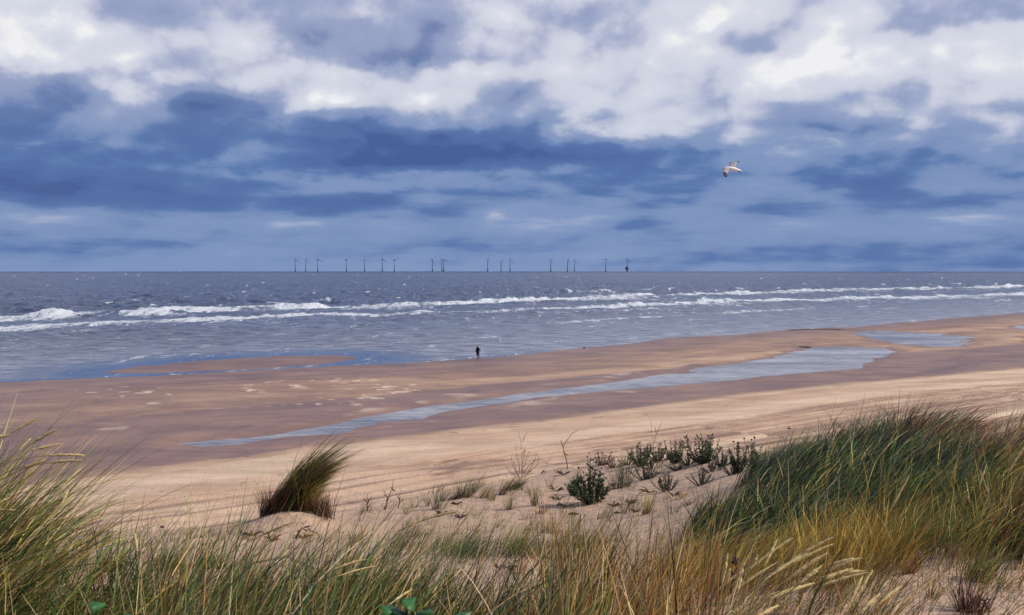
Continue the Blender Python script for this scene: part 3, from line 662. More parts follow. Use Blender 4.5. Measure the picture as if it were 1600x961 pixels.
for a in [
 (668,792,34,BR,'thin brown tuft at the seaward end of the row of tufts on the sand lip',8,.1,30,.2),
 (679,797,40,GR,'narrow green tuft standing straight in front of the thin brown tuft',12,.08,46,.2),
 (690,784,34,DK,'dark spindly tuft between the narrow green tuft and the wide bent one',10,.15,36,.2),
 (703,782,34,{'dark':3,'olive':1,'rust':1},'low dark tuft bent right beside the widest tuft on the lip',24,.6,80,.3),
 (724,778,52,{'green':2,'dark':3,'olive':2,'straw':1},'widest olive tuft on the sand lip, blown over to the right',40,.5,190,.3),
 (755,778,40,{'olive':3,'gold':1,'rust':2},'yellowish tuft with brown foot right of the widest tuft',20,.35,80,.3),
 (769,782,28,GO,'short stubby yellow-green tuft in front of the row on the lip',14,.05,50,.2),
 (783,774,40,{'dark':3,'rust':2,'olive':1},'dark purple-footed tuft beside the stubby yellow-green one',18,.5,80,.25),
 (800,764,42,{'dark':3,'purple':1,'green':2},'broad dark tuft leaning into the dead branches',34,.7,150,.3),
 (798,797,42,GO,'upright yellow-green tuft in front of the dead branches',16,.0,56,.22),
 (814,766,26,BR,'short brown tuft with bare purple stalks under the dead branches',12,.15,30,.25),
 (806,779,18,{'straw':2,'rust':1},'few pale stalks between two green tufts below the dead branches',12,.2,12,.3),
 (837,790,48,GR,'slim bright green upright tuft alone on bare sand',12,.02,56,.16),
 (860,761,30,{'olive':2,'dark':1},'thin open tuft near the tall bent twig',14,.1,24,.35),
 (751,803,28,{'olive':1,'straw':1},'sparse spreading tuft of a few pale leaves on open sand',26,.1,14,.7),
 (826,811,26,{'straw':2,'olive':2,'rust':1},'pale wispy tuft spreading sideways below the slim bright green one',34,.0,26,.8),
 (845,803,24,BR,'small reddish-brown dried tuft on open sand',22,.1,40,.6),
 (858,832,44,{'gold':3,'olive':3},'golden tuft at the near edge of the bare sand',30,.25,90,.4),
 (629,829,32,{'rust':2,'olive':1},'lone brown stalky tuft left of the near green grass row',12,.1,16,.4),
 (635,803,32,{'straw':1,'olive':1},'two or three pale stalks on the lip above the brown stalky tuft',10,.1,9,.3),
 (964,764,58,{'green':4,'teal':3,'dark':2},'tall dense green tuft with a reddish foot beside the dark leafy plant',26,.1,170,.26),
 (1010,804,48,{'olive':3,'gold':2,'green':1},'yellow-green tuft narrowing to a brown foot, right of the tall leafy plant',16,.12,70,.25),
 (945,810,36,{'olive':2,'green':1},'thin tuft with green base below the tall leafy plant',16,.25,36,.3),
 (1063,779,30,{'gold':3,'straw':1},'star-shaped yellow tuft with leaves spread flat to both sides',40,.0,40,1.3),
 (1076,789,22,{'rust':2,'olive':2},'small reddish tuft at the foot of the dark grass hump',22,.2,36,.5),
 (884,810,22,{'olive':2,'gold':1},'little tuft of short green and gold leaves left of the golden one',20,.2,26,.5),
 (1097,800,26,{'olive':3,'rust':1},'short olive tuft where bare sand meets the grass hump',26,.4,60,.4),
 (172,893,62,{'dark':3,'green':3,'rust':1},'dark green bushy tuft nearest the lower left grass',50,.35,230,.35),
 (262,893,66,{'dark':3,'green':4,'olive':1},'dark green bushy tuft midway between lower left grass and leaning tuft',54,.4,240,.35),
 (325,888,54,{'dark':2,'green':4,'olive':2},'round-topped green tuft just left below the leaning tuft',56,.4,220,.35),
 (545,893,42,{'teal':3,'green':2},'blue-green tuft on smooth sand just left of the near green row',26,.5,70,.35),
 (906,872,60,{'dark':3,'green':3,'gold':1.5,'purple':2},'green tuft with a dark purple heart at the right end of the near green row',52,.4,230,.35),
 (1418,897,52,{'orange':3,'rust':3},'orange-footed tuft on the sand below the hump',22,.1,60,.35),
 (1455,937,52,{'rust':2,'purple':2,'olive':1},'thin purple-footed tuft left of the biggest corner tuft',22,.15,26,.4),
 (1535,912,86,{'green':3,'olive':2,'teal':1,'rust':1},'tall green tuft on a purple foot near the lower right corner',40,.2,130,.3),
 (1520,958,62,{'purple':4,'rust':2},'dense purple-brown dried tuft in the lower right corner',60,.05,170,.4),
 (1393,866,38,{'purple':4,'rust':1,'straw':.6},'tangled heap of dead purple leaves at the foot of the hump',50,.1,130,.9),
 (1590,890,40,{'rust':2,'olive':1},'single reddish stalks rising from sand at the right edge',16,.0,16,.3)]:
    tuft(*a[:5], wpx=a[5], wind=a[6], nb=a[7], lean=a[8])

# ---- the leaning tuft on its mound
g = np.array(MOUND); g[2] = ground(g[0], g[1])
e = empty('leaning_marram_tuft', g); tag(e, 'large plume-shaped marram tuft leaning right on its own sand mound', 'grass tuft')
def fan(u0, u1, v, h, pal, wx, n, bend, sp=.12, k_=.07, dy=.25):
    c = []
    for _ in range(n):
        u = RNG.uniform(u0, u1); q = at_dist(u, v, 12.3 + RNG.uniform(-.18, dy)); c.append(q[:2])
    return clumps(c, 30, k_, h, pal, (wx, 0), sp, bend, .0062, .35, 8, .35)
a = fan(414, 440, 812, 1.16, {'dark': 4, 'green': 2, 'olive': 2.5, 'rust': 3, 'gold': 1.5, 'purple': 2}, .72, 40, (.55, .10), .04)
b2 = fan(436, 460, 806, .92, {'dark': 3, 'purple': 2, 'green': 1, 'olive': 2, 'rust': 1}, .58, 24, (.5, .12), .05)
b = fan(464, 490, 806, .64, {'olive': 4, 'gold': 3, 'green': 2, 'orange': 1}, .18, 18, (.55, .2))
a0 = fan(410, 430, 812, .45, {'purple': 2, 'rust': 2, 'dark': 2}, .1, 10, (.5, .2))
for prt in ((a, 'blades'), (b2, 'blades'), (b, 'blades'), (a0, 'dead_blades'), (fan(498, 520, 806, .36, {'purple': 3, 'rust': 3}, -.2, 12, (.3, .3), .3), 'dead_blades'), (fan(455, 500, 812, .2, {'rust': 3, 'orange': 2}, .1, 8, (.4, .3), .3), 'dead_blades')):
    V_, F, C = prt[0]; tag(raw_mesh(prt[1], V_ - g, F, M_grass, dict(tint=C), parent=e), kind='stuff')

# ================================================================ flowering stalks with thick seed heads
M_head, t = new_mat('seed_head')
pos = t.n('ShaderNodeNewGeometry').outputs['Position']
nn = t.noise(pos, 260., 3, .6)
t.t.links.new(t.n('ShaderNodeBsdfPrincipled', ins={'Base Color': t.mix(t.mapr(nn, .3, .7), lin(138, 108, 62), lin(236, 212, 146)), 'Roughness': .8,
    'Normal': t.n('ShaderNodeBump', ins={'Strength': .9, 'Distance': .003, 'Height': nn}).outputs[0]}).outputs[0], t.n('ShaderNodeOutputMaterial').inputs[0])
def seed_clump(heads, y, rootu, label, group=None, r=.0048):
    root = np.array([(rootu - 800) / 1800 * y, y, 0]); root[2] = ground(root[0], root[1])
    e = empty('flowering_marram', root); tag(e, label, 'grass', group)
    for (u0, v0, u1, v1) in heads:
        yy = y + RNG.uniform(-.3, .3); A = at_dist(u0, v0, yy); B = at_dist(u1, v1, yy + RNG.uniform(-.03, .06))
        rt = root + np.array([RNG.uniform(-.09, .09), RNG.uniform(-.09, .09), 0]); rt[2] = ground(rt[0], rt[1])
        d = B - A; d /= np.linalg.norm(d); ln = np.linalg.norm(A - rt)
        st = bez([rt, rt + np.array([.02, 0, ln * .35]), A - d * ln * .4, A], 12)
        V_, F = tube_arrays(st - root, np.linspace(.0017, .0011, 12), 4)
        s_ob = raw_mesh('stalk', V_, F, M_grass, dict(tint=np.tile(lin(150, 140, 88)[:3], (len(V_), 1))), parent=e)
        sag = np.array([0, 0, .05 * np.linalg.norm(B - A)]); hp = bez([A, (A + B) / 2 + sag, B], 18)
        tt_ = np.linspace(0, 1, 18); rad = r * (np.sin(np.pi * np.clip(tt_ * .93 + .05, 0, 1)) ** .55) * (1 + .32 * RNG.uniform(-1, 1, 18)) * RNG.uniform(.75, 1.1)
        V_, F = tube_arrays(hp - root, rad, 6); V_ = V_ + RNG.normal(0, r * .10, V_.shape)
        raw_mesh('seed_head', V_, F, M_head, parent=s_ob)
    return e
q5 = lambda x0, y0, x1, y1: (1040 + x0 / 4.444, 780 + y0 / 4.444, 1040 + x1 / 4.444, 780 + y1 / 4.444)
seed_clump([q5(*h_) for h_ in [(390,590,432,372),(425,590,447,475),(350,645,535,495),(590,480,885,268),(690,460,780,272),(500,620,790,432),(640,600,835,450),(835,450,1168,262),
  (690,560,985,375),(900,440,1170,308),(820,580,1130,370),(1130,455,1375,410),(1110,505,1330,418),(1090,560,1300,482),(1090,600,1410,508),(930,590,1095,455),(800,665,1045,582),
  (1090,540,1400,498),(640,730,790,640),(500,640,545,440),(950,560,1060,500),(700,700,960,600),(590,490,640,380)]], 3.1, 1130, 'sheaf of thick pale yellow seed heads bowing right at the bottom edge')
seed_clump([q5(*h_) for h_ in [(1260,770,1370,530),(1310,700,1440,490),(1350,790,1490,655),(1480,730,1640,600),(640,820,790,735),(420,830,560,720)]], 2.9, 1290, 'six tan seed heads just right of the thick pale sheaf')
q7 = lambda x0, y0, x1, y1: (x0 / 2.993, 640 + y0 / 2.993, x1 / 2.993, 640 + y1 / 2.993)
seed_clump([q7(*h_) for h_ in [(45,115,180,38),(-60,140,60,120),(140,165,270,90),(80,290,215,240),(150,190,292,160),(240,214,400,216),(225,250,392,240),(300,350,388,268),(-40,460,45,410),(-50,470,95,475),
  (90,190,150,130),(285,450,330,360)]], 3.6, -120, 'seed heads arching over the beach from the lower left grass', r=.0042)
q1 = lambda x0, y0, x1, y1: (x0 / 2.818, 620 + y0 / 2.818, x1 / 2.818, 620 + y1 / 2.818)
seed_clump([q1(*h_) for h_ in [(950,665,1048,542),(888,745,938,622),(605,680,592,595),(1130,620,1300,550)]], 3.2, 250, 'four slender seed heads, one arching, below the leaning tuft', r=.0036)
q2 = lambda x0, y0, x1, y1: (500 + x0 / 2.818, 620 + y0 / 2.818, 500 + x1 / 2.818, 620 + y1 / 2.818)
seed_clump([q2(*h_) for h_ in [(385,590,470,500),(450,545,610,505),(595,600,672,498),(530,680,590,600),(310,912,412,845),(80,790,250,745),(60,760,205,715),(440,840,520,700),(1118,720,1135,665)]], 3.2, 640, 'tan seed heads standing in the belt of fine leaves, bottom centre', r=.0034)
seed_clump([(1540,690,1566,655),(1555,715,1600,672),(1575,740,1606,690),(1590,760,1620,700),(1530,760,1542,725),(1390,800,1422,742)], 6.4, 1560, 'nodding straw seed heads over the grass at the right edge', r=.006)

# ================================================================ broad dark leaves close to the lens
def leaf_ribbon(pts, wid, parent, col, root):
    pts = smooth_line(pts, 26); n = len(pts); T = np.gradient(pts, axis=0); T /= np.linalg.norm(T, axis=1, keepdims=True)
    view = np.array([0, 1., .1]); A = np.cross(T, view); A /= np.linalg.norm(A, axis=1, keepdims=True); Bn = np.cross(A, T)
    tt_ = np.linspace(0, 1, n); w_ = wid * .5 * (1 - tt_ ** 3 * .9)[:, None]
    V_ = np.stack([pts + A * w_, pts + Bn * w_ * .45, pts - A * w_, pts + Bn * w_ * .25], 1)
    k_ = 4; idx = np.arange(n * k_).reshape(n, k_); nx = np.roll(idx, -1, 1)
    F = np.stack([idx[:-1], nx[:-1], nx[1:], idx[1:]], -1).reshape(-1, 4)
    return raw_mesh('leaf', V_.reshape(-1, 3) - root, F, M_grass, dict(tint=np.tile(lin(*col)[:3], (len(V_) * k_, 1))), parent=parent)
for y, rootx, label, leaves in [
  (1.35, -.42, 'blurred green leaf arching close to the lens below the leaning tuft', [([(330,900),(380,858),(430,838),(470,838),(505,858),(530,895),(548,935)], .0042, (70,92,66))]),
  (1.4, -.06, 'long grey-green leaf slanting up from the bottom centre, close to the lens', [([(700,1010),(751,961),(794,934),(826,911),(874,892),(925,880)], .0045, (72,98,80))]),
  (1.35, .2, 'two thin green leaves crossing the pale seed heads close to the lens', [([(985,975),(1040,940),(1085,933),(1120,928),(1152,931),(1180,945)], .0032, (60,74,52)), ([(1090,990),(1130,960),(1166,942),(1220,941),(1265,947),(1300,960),(1330,985)], .0036, (62,80,54))]),
  (1.5, .36, 'thick dark green leaf standing up through the pale seed heads', [([(1240,1000),(1265,937),(1279,906),(1299,863),(1312,845),(1328,840)], .0075, (40,58,42)), ([(1299,863),(1312,850),(1340,832)], .003, (128,120,74))]),
  (1.5, .62, 'long dark green leaves crossing the lower right corner', [([(1520,1010),(1538,961),(1560,912),(1581,868),(1600,828),(1620,795)], .0052, (58,84,52)), ([(1430,915),(1480,892),(1540,876),(1600,862),(1660,850)], .003, (120,128,62))])]:
    root = np.array([rootx, y, 0]); root[2] = ground(rootx, y)
    e = empty('marram_shoot', root); tag(e, label, 'grass')
    for pp, wd_2, col in leaves:
        P3 = [at_dist(u, v_, y) for u, v_ in pp]; P3 = [root + (P3[0] - root) * .0] + [root + (P3[0] - root) * .6 + np.array([0, 0, .02])] + P3
        leaf_ribbon(P3, wd_2, e, col, root)
M_leaf, t = new_mat('broad_leaf')
pos = t.n('ShaderNodeNewGeometry').outputs['Position']
t.t.links.new(t.n('ShaderNodeBsdfPrincipled', ins={'Base Color': t.mix(t.mapr(t.noise(pos, 60., 3), .35, .65), lin(28, 74, 30), lin(52, 106, 40)), 'Roughness': .5}).outputs[0], t.n('ShaderNodeOutputMaterial').inputs[0])
def broad_leaf(parent, c, size, rz, tilt, root):
    V_, F = [], []; n = 14
    for i in range(n):                                # lobed outline, folded along the midrib
        a = i / n * 2 * math.pi; lob = 1 + .16 * math.cos(a * 5) + .06 * math.cos(a * 11)
        x, y = math.cos(a) * size * .5 * lob, math.sin(a) * size * .36 * lob
        V_.append((x, y, -abs(y) * .5 + .1 * size * math.cos(2 * a)))
    V_.append((0, 0, .06 * size)); V_ = V_ + [(x, y, z - .0006) for x, y, z in V_]
    for i in range(n): F.append((i, (i + 1) % n, n, n)); F.append((n + 1 + (i + 1) % n, n + 1 + i, 2 * n + 1, 2 * n + 1)); F.append((i, n + 1 + i, n + 1 + (i + 1) % n, (i + 1) % n))
    me = bpy.data.meshes.new('leaf'); me.from_pydata(V_, [], [tuple(dict.fromkeys(f)) for f in F]); me.materials.append(M_leaf)
    for p_ in me.polygons: p_.use_smooth = True
    o = bpy.data.objects.new('leaf', me); S.collection.objects.link(o); o.parent = parent
    o.location = c - root; o.rotation_euler = (tilt, RNG.uniform(-.4, .4), rz); return o
for y, label, lv in [(1.6, 'bright green lobed leaves poking in at the bottom centre', [(612,958,44,.4,1.0),(645,948,42,1.6,1.2),(628,962,40,2.6,1.1),(662,960,34,-.4,.9),(715,966,40,.2,.7)]),
                     (1.6, 'small bright green leaf poking in at the bottom left', [(152,950,30,1.2,1.3),(205,966,26,.1,.8)])]:
    u0 = lv[0][0]; root = np.array([(u0 - 800) / 1800 * y, y, 0]); root[2] = ground(root[0], y)
    e = empty('broadleaf_plant', root); tag(e, label, 'plant')
    for (u, v_, spx, rz, tl) in lv:
        c = at_dist(u, v_, y + RNG.uniform(-.02, .02)); broad_leaf(e, c, spx * y / 1800, rz, tl, root)
        V_, F = tube_arrays(bez([root, root + np.array([0, 0, .2]), c], 8) - root, .0012, 4)
        raw_mesh('stem', V_, F, M_grass, dict(tint=np.tile(lin(60, 90, 44)[:3], (len(V_), 1))), parent=e)

# ---- thin scatter of seedlings and dry stalks over the bare sand
p = [clumps(scatter((600, 1130), (9.5, 17), 150), 7, .05, .13, {'olive': 2, 'gold': 1, 'rust': 2, 'green': 2}, (.2, 0), .6, (.3, .3), .006, .5, 4),
     clumps(scatter((560, 1060), (11, 18), 75), 14, .05, .32, {'olive': 2, 'rust': 1, 'green': 2, 'dark': 1}, (.3, 0), .4, (.3, .3), .005, .5, 4),
     clumps(scatter((1340, 1640), (5.0, 6.6), 60), 6, .05, .12, {'purple': 2, 'rust': 2, 'olive': 1}, (.2, 0), .8, (.4, .4), .003, .5, 4),
     clumps(scatter((120, 560), (9.5, 11.8), 70), 12, .07, .2, {'olive': 2, 'rust': 1.5, 'green': 2, 'dark': 1.5}, (.4, 0), .4, (.4, .3), .005, .5, 4)]
o = mass(p, 'sparse seedlings and dry stalks scattered over the bare dune sand'); o.name = 'sparse_seedlings'

# ================================================================ dead branches, twigs, leafy plants
M_bark, t = new_mat('dead_wood')
pos = t.n('ShaderNodeNewGeometry').outputs['Position']
t.t.links.new(t.n('ShaderNodeBsdfPrincipled', ins={'Base Color': t.mix(t.noise(pos, 90., 3), lin(44, 34, 40), lin(98, 78, 76)), 'Roughness': .9}).outputs[0], t.n('ShaderNodeOutputMaterial').inputs[0])
def twig_obj(name, lines, rad, label, cat, y=None, part=None, root=None, parent=None):
    """lines: polylines in photo pixels standing at the depth of the ground seen at the first point"""
    g = ray_ground(*lines[0][0]) if root is None else root
    y = g[1]; e = parent or empty(name, g)
    if parent is None: tag(e, label, cat)
    for i, ln_ in enumerate(lines):
        dy = RNG.uniform(-.12, .12) * (i > 0); n = len(ln_)
        pts = [at_dist(u, v_, y + dy * j / n) for j, (u, v_) in enumerate(ln_)]
        if i == 0: pts[0] = g - np.array([0, 0, .03])
        pts = smooth_line(pts, 14) + np.concatenate([[[0, 0, 0]], RNG.normal(0, rad * .9, (12, 3)), [[0, 0, 0]]])
        V_, F = tube_arrays(pts - g, np.linspace(rad if i == 0 else rad * .75, rad * .3, 14), 5)
        raw_mesh('branch', V_, F, M_bark, parent=e)
    return e
twig_obj('dead_twig', [[(887,733),(884,715),(879,698),(886,683),(903,672)],[(880,698),(876,688)],[(886,712),(882,706)]], .010, 'tall bent dead twig curving right against the pale beach', 'twig')
twig_obj('dead_twig', [[(1023,714),(1022,690),(1018,672),(1017,655)],[(1022,692),(1027,675),(1035,657)],[(1026,678),(1023,666)],[(1022,700),(1014,688)],[(1024,700),(1032,690)]], .009, 'upright forked dead twig among the dark leafy plants', 'twig')
q3 = lambda x, y: (560 + x / 5, 660 + y / 5)
twig_obj('dead_shrub', [[q3(*a_) for a_ in l_] for l_ in [
  [(1270,440),(1275,330),(1290,240),(1288,150),(1280,110),(1250,65)],[(1288,150),(1300,110),(1318,80)],[(1265,400),(1250,300),(1225,220),(1240,165)],[(1275,400),(1310,300),(1330,230)],[(1280,420),(1340,330),(1420,270)],
  [(1290,430),(1370,360),(1415,310),(1400,260)],[(1255,420),(1210,350),(1195,260)],[(1290,240),(1300,200)],[(1330,380),(1380,300),(1385,260)],[(1240,430),(1180,380),(1150,330)],[(1275,380),(1285,300),(1310,210)],[(1260,440),(1230,380),(1215,300)]]],
  .010, 'bare dead shrub with many grey-purple branches on the sand lip', 'shrub')
twig_obj('dead_twig', [[(838,742),(850,722),(864,708)],[(850,722),(858,726)]], .007, 'thin twig slanting right beside the bare dead shrub', 'twig')
twig_obj('driftwood', [[(838,735),(848,741),(862,740)],[(846,740),(850,734)]], .016, 'dark curved piece of driftwood lying right of the bare dead shrub', 'driftwood')
twig_obj('dead_twig', [[(808,908),(803,896),(796,888)],[(800,890),(790,886),(777,886)],[(799,890),(808,880),(812,874)],[(798,889),(795,878)],[(777,886),(772,880)]], .008, 'black forked twig standing in sand behind the bottom belt of grass', 'twig')
twig_obj('stick', [[(1147,985),(1146,925),(1148,890),(1149,857)],[(1148,880),(1151,872)],[(1147,900),(1143,895)]], .008, 'dark upright stick left of the pale yellow seed heads', 'stick')
twig_obj('dead_twig', [[(602,797),(606,780),(614,758),(615,750)],[(606,783),(602,772),(600,766)],[(600,796),(607,776)],[(612,762),(618,768)]], .009, 'dark purple stem with side shoots left of the row of tufts', 'twig')
twig_obj('dead_twig', [[(574,798),(574,780),(575,770)],[(574,786),(569,778)],[(574,784),(580,777)],[(574,792),(580,787)]], .009, 'dark stubby weed stem, leftmost on the sand lip', 'twig')
twig_obj('dead_twig', [[(623,795),(624,778),(626,762)],[(624,780),(620,772)],[(624,786),(630,779)]], .007, 'thin upright dark stem beside the purple stem with side shoots', 'twig')
twig_obj('dead_twig', [[(460,842),(468,826),(476,824),(482,830)],[(476,824),(490,830),(500,838)]], .012, 'broken dark root at the foot of the sand mound', 'root')
twig_obj('driftwood', [[(1505,946),(1520,941),(1545,936)],[(1520,941),(1530,932)]], .010, 'dark crooked stick lying in the lower right corner', 'stick')
def rosette(u, v, spx, label, col=(60, 46, 44), n=9, up=.5):
    g = ray_ground(u, v); sc_ = g[1] / 1800; e = empty('withered_plant', g); tag(e, label, 'plant')
    for _ in range(n):
        a = RNG.uniform(0, 6.28); L_ = spx * sc_ * RNG.uniform(.35, .65); tip = np.array([math.cos(a) * L_, math.sin(a) * L_ * .6, L_ * RNG.uniform(.05, up)])
        pts = bez([(0, 0, -.01), tip * .5 + np.array([0, 0, L_ * .3]), tip], 8)
        V_, F = tube_arrays(pts, np.array([.5, .8, 1.3, 1.6, 1.5, 1.2, .8, .3]) * .0055, 4)
        raw_mesh('leaf', V_, F, M_grass, dict(tint=np.tile(lin(*[c * random.uniform(.8, 1.3) for c in col])[:3], (len(V_), 1))), parent=e)
    return e
for a in [(714,789,20,'small black withered plant below the widest tuft on the lip'),(690,804,24,'flat withered plant with spread stalks on open sand'),(720,810,22,'withered plant with one upright tip above the seed heads'),
          (873,781,26,'olive withered plant low on the sand left of the tall leafy plant',(84,80,54)),(884,793,26,'grey-green creeping plant below the tall leafy plant',(74,76,58)),(896,805,18,'thin creeping stems nearest the golden tuft'),
          (985,788,28,'purple-brown creeping plant right of the tall leafy plant',(84,52,54)),(994,801,18,'dark little plant with one upright tip beside the yellow-green tuft'),(958,792,26,'flat creeping twiggy plant between two tufts'),
          (964,803,10,'smallest dark withered speck of a plant on the sand'),(1052,776,34,'reddish creeping plant in front of the star-shaped tuft',(92,56,52)),(1015,770,34,'olive and brown creeping plant in the middle of the sand',(82,72,50)),
          (1115,732,30,'brown trailing stems at the foot of the dark leafy row',(80,58,54)),(870,768,30,'low olive plant close to the thin open tuft',(82,78,52)),(880,742,30,'dark low plant at the foot of the tall bent twig',(66,58,50)),
          (475,842,40,'orange dry leaves lying at the foot of the sand mound',(170,112,66)),(395,838,44,'grey dead stems left of the sand mound',(96,88,88)),(425,846,40,'brown dead leaves under the left side of the mound',(110,78,64))]:
    rosette(*a[:4], *([a[4]] if len(a) > 4 else []))

M_fol, t = new_mat('dune_shrub_leaves')
tint = attr(t, 'tint', 'Color')
t.t.links.new(t.n('ShaderNodeBsdfPrincipled', ins={'Base Color': tint, 'Roughness': .6}).outputs[0], t.n('ShaderNodeOutputMaterial').inputs[0])
def leafy(u, v, hpx, wpx, label, nst=9, nl=26, col=((34, 54, 30), (78, 98, 54)), heads=0, group='dark leafy plants on the dune lip', spike=False, lsz=1.):
    g = ray_ground(u, v); sc_ = g[1] / 1800; H_, W_ = hpx * sc_, wpx * sc_ * 1.35; nst = int(nst * 1.5); nl = int(nl * 1.5)
    e = empty('leafy_plant', g); tag(e, label, 'plant', group)
    ST, LF = [], []
    for i in range(nst):
        a = RNG.uniform(0, 6.28); q = RNG.uniform(0, 1) ** .6; hh = H_ * (1 - .55 * q) * RNG.uniform(.75, 1.05) if not spike else H_ * RNG.uniform(.35, 1) 
        if i == 0: hh, q = H_, .1
        tip = np.array([math.cos(a) * W_ * .5 * q, math.sin(a) * W_ * .4 * q, hh])
        pts = bez([(tip[0] * .1, tip[1] * .1, -.02), (tip[0] * .8, tip[1] * .8, hh * .4), tip], 7)
        V_, F = tube_arrays(pts, np.linspace(.006, .002, 7), 4); ST.append((V_, F, np.tile(lin(70, 50, 52)[:3], (len(V_), 1))))
        tt_ = RNG.uniform(.12, 1, nl); c = np.stack([np.interp(tt_ * 6, range(7), pts[:, j]) for j in range(3)], 1)
        ln_ = H_ * RNG.uniform(.05, .12, nl) * lsz; d = RNG.normal(0, 1, (nl, 3)); d[:, 2] = np.abs(d[:, 2]) * .8 + .1; d /= np.linalg.norm(d, axis=1)[:, None]
        sd_ = np.cross(d, RNG.normal(0, 1, (nl, 3))); sd_ /= np.linalg.norm(sd_, axis=1)[:, None]
        Q4 = np.stack([c, c + d * ln_[:, None] * .5 + sd_ * ln_[:, None] * .22, c + d * ln_[:, None], c + d * ln_[:, None] * .5 - sd_ * ln_[:, None] * .22], 1).reshape(-1, 3)
        cc = np.array(lin(*col[0])[:3]) + RNG.uniform(0, 1, (nl, 1)) * (np.array(lin(*col[1])[:3]) - np.array(lin(*col[0])[:3]))
        LF.append((Q4, np.arange(nl * 4).reshape(-1, 4), np.repeat(cc, 4, 0)))
    V_, F, C = join_parts(ST); raw_mesh('stem', V_, F, M_fol, dict(tint=C), parent=e)
    V_, F, C = join_parts(LF); o = raw_mesh('foliage', V_, F, M_fol, dict(tint=C), parent=e, smooth=False); o['kind'] = 'stuff'
    for _ in range(heads):
        a = RNG.uniform(0, 6.28); c = np.array([math.cos(a) * W_ * .4 * RNG.uniform(0, 1), math.sin(a) * W_ * .3, H_ * RNG.uniform(.8, 1.15)])
        bm = bmesh.new(); bmesh.ops.create_icosphere(bm, subdivisions=1, radius=.014, matrix=Matrix.Translation(Vector(c)))
        for v_ in bm.verts: v_.co += Vector(RNG.normal(0, .003, 3))
        st_ = tube_arrays([(c[0] * .7, c[1] * .7, c[2] * .6), c], [.003, .002], 4)
        bv = [bm.verts.new(q_) for q_ in st_[0]]
        for f in st_[1]: bm.faces.new([bv[j] for j in f])
        me = bpy.data.meshes.new('flower_head'); bm.to_mesh(me); bm.free(); me.materials.append(M_bark)
        o = bpy.data.objects.new('flower_head', me); S.collection.objects.link(o); o.parent = e
    return e
for a, kw in [
 ((924,788,66,56,'tall dark leafy plant with round dried flower heads, alone on the sand'), dict(nst=20, nl=44, heads=12)),
 ((900,774,36,34,'low dark leafy plant at the left side of the tall flower-headed one'), dict(nst=10)),
 ((1007,750,32,36,'dark low leafy plant left of the two small round bushes'), dict(nst=12)),
 ((1042,768,32,38,'small dark bush, left one of the two on open sand'), dict(nst=14)),
 ((1096,758,26,40,'small dark bush, right one of the two on open sand'), dict(nst=14)),
 ((1003,729,39,46,'spiky dark plant at the left end of the dark leafy row'), dict(nst=18, spike=True, nl=34)),
 ((1030,721,28,50,'bushy dark plant around the upright forked twig'), dict(nst=20, nl=34)),
 ((1056,725,39,29,'single tall dark spike with low leaves in the dark leafy row'), dict(nst=12, spike=True, nl=34)),
 ((1076,727,23,41,'lowest bushy plant in the middle of the dark leafy row'), dict(nst=16)),
 ((1098,725,45,50,'dark plant with two knobbly spikes, tallest of the leafy row'), dict(nst=20, spike=True, nl=34, heads=3)),
 ((1128,729,28,41,'dense purple-black plant right of the knobbly spikes'), dict(nst=16, nl=34)),
 ((1153,739,49,29,'thin tall dark stem plant near the grass hump'), dict(nst=12, spike=True, nl=30, heads=2)),
 ((1176,733,42,39,'dark stems next to the edge of the grass hump'), dict(nst=14, spike=True, nl=30, heads=3)),
 ((980,727,20,41,'low grey-green plant just behind the tall green tuft'), dict(nst=12)),
 ((940,727,22,36,'low brownish plant behind the tall flower-headed one'), dict(nst=12, heads=3, col=((66,50,46),(92,84,60)))),
 ((907,728,22,30,'small brownish plant right of the tall bent twig'), dict(nst=10, heads=3, col=((66,50,46),(92,84,60)))),
 ((1018,733,20,40,'low green mat of leaves in front of the bushy plant with the forked twig'), dict(nst=14)),
 ((1060,735,18,40,'low green mat of leaves below the single tall dark spike'), dict(nst=14)),
 ((1112,738,20,44,'low green mat of leaves below the plant with two knobbly spikes'), dict(nst=14)),
 ((1145,742,22,40,'low dark mat of leaves below the purple-black plant'), dict(nst=14)),
 ((960,731,18,36,'low brown mat of leaves behind the tall dense green tuft'), dict(nst=12, col=((66,50,46),(92,84,60))))]:
    leafy(*a, **kw)

# ================================================================ litter on the beach
def litter(u, v, wpx, hpx, label, z=1.2, cat='seaweed', name='seaweed_clump'):
    c = on_plane(u, v, z); c[2] = ground(c[0], c[1]); sc_ = c[1] / 1800
    bm = bmesh.new(); bmesh.ops.create_icosphere(bm, subdivisions=3, radius=1.)
    for v_ in bm.verts:
        k_ = 1 + .5 * float(fbm(np.array([v_.co.x * 2.3 + u]), np.array([v_.co.y * 2.3 + v_.co.z * 2]), 7, 3)[0])
        v_.co = Vector((v_.co.x * wpx * sc_ * .5 * k_, v_.co.y * wpx * sc_ * .35 * k_, max(v_.co.z, -.3) * hpx * sc_ * .6 * k_))
    me = bpy.data.meshes.new(name); bm.to_mesh(me); bm.free(); me.materials.append(M_bark)
    o = bpy.data.objects.new(name, me); S.collection.objects.link(o); o.location = c; tag(o, label, cat); return o
litter(160, 815, 8, 4, 'dark lump of debris on pale sand, left of the grass stems', 1.6, 'debris')
litter(254, 802, 7, 6, 'small dark upright piece of debris on pale sand', 1.6, 'debris')
litter(1233, 656, 6, 3, 'dark speck of debris on the pale sand behind the grass hump', 1.6, 'debris')
litter(1240, 505, 5, 4, 'dark lump at the water line near the low sand edge', .3)
litter(1255, 542, 22, 2, 'thin dark strand of seaweed beside the far end of the tidal channel', .3)
litter(913, 542, 4, 3, 'tiny dark lump at the water edge right of the walker', .2)

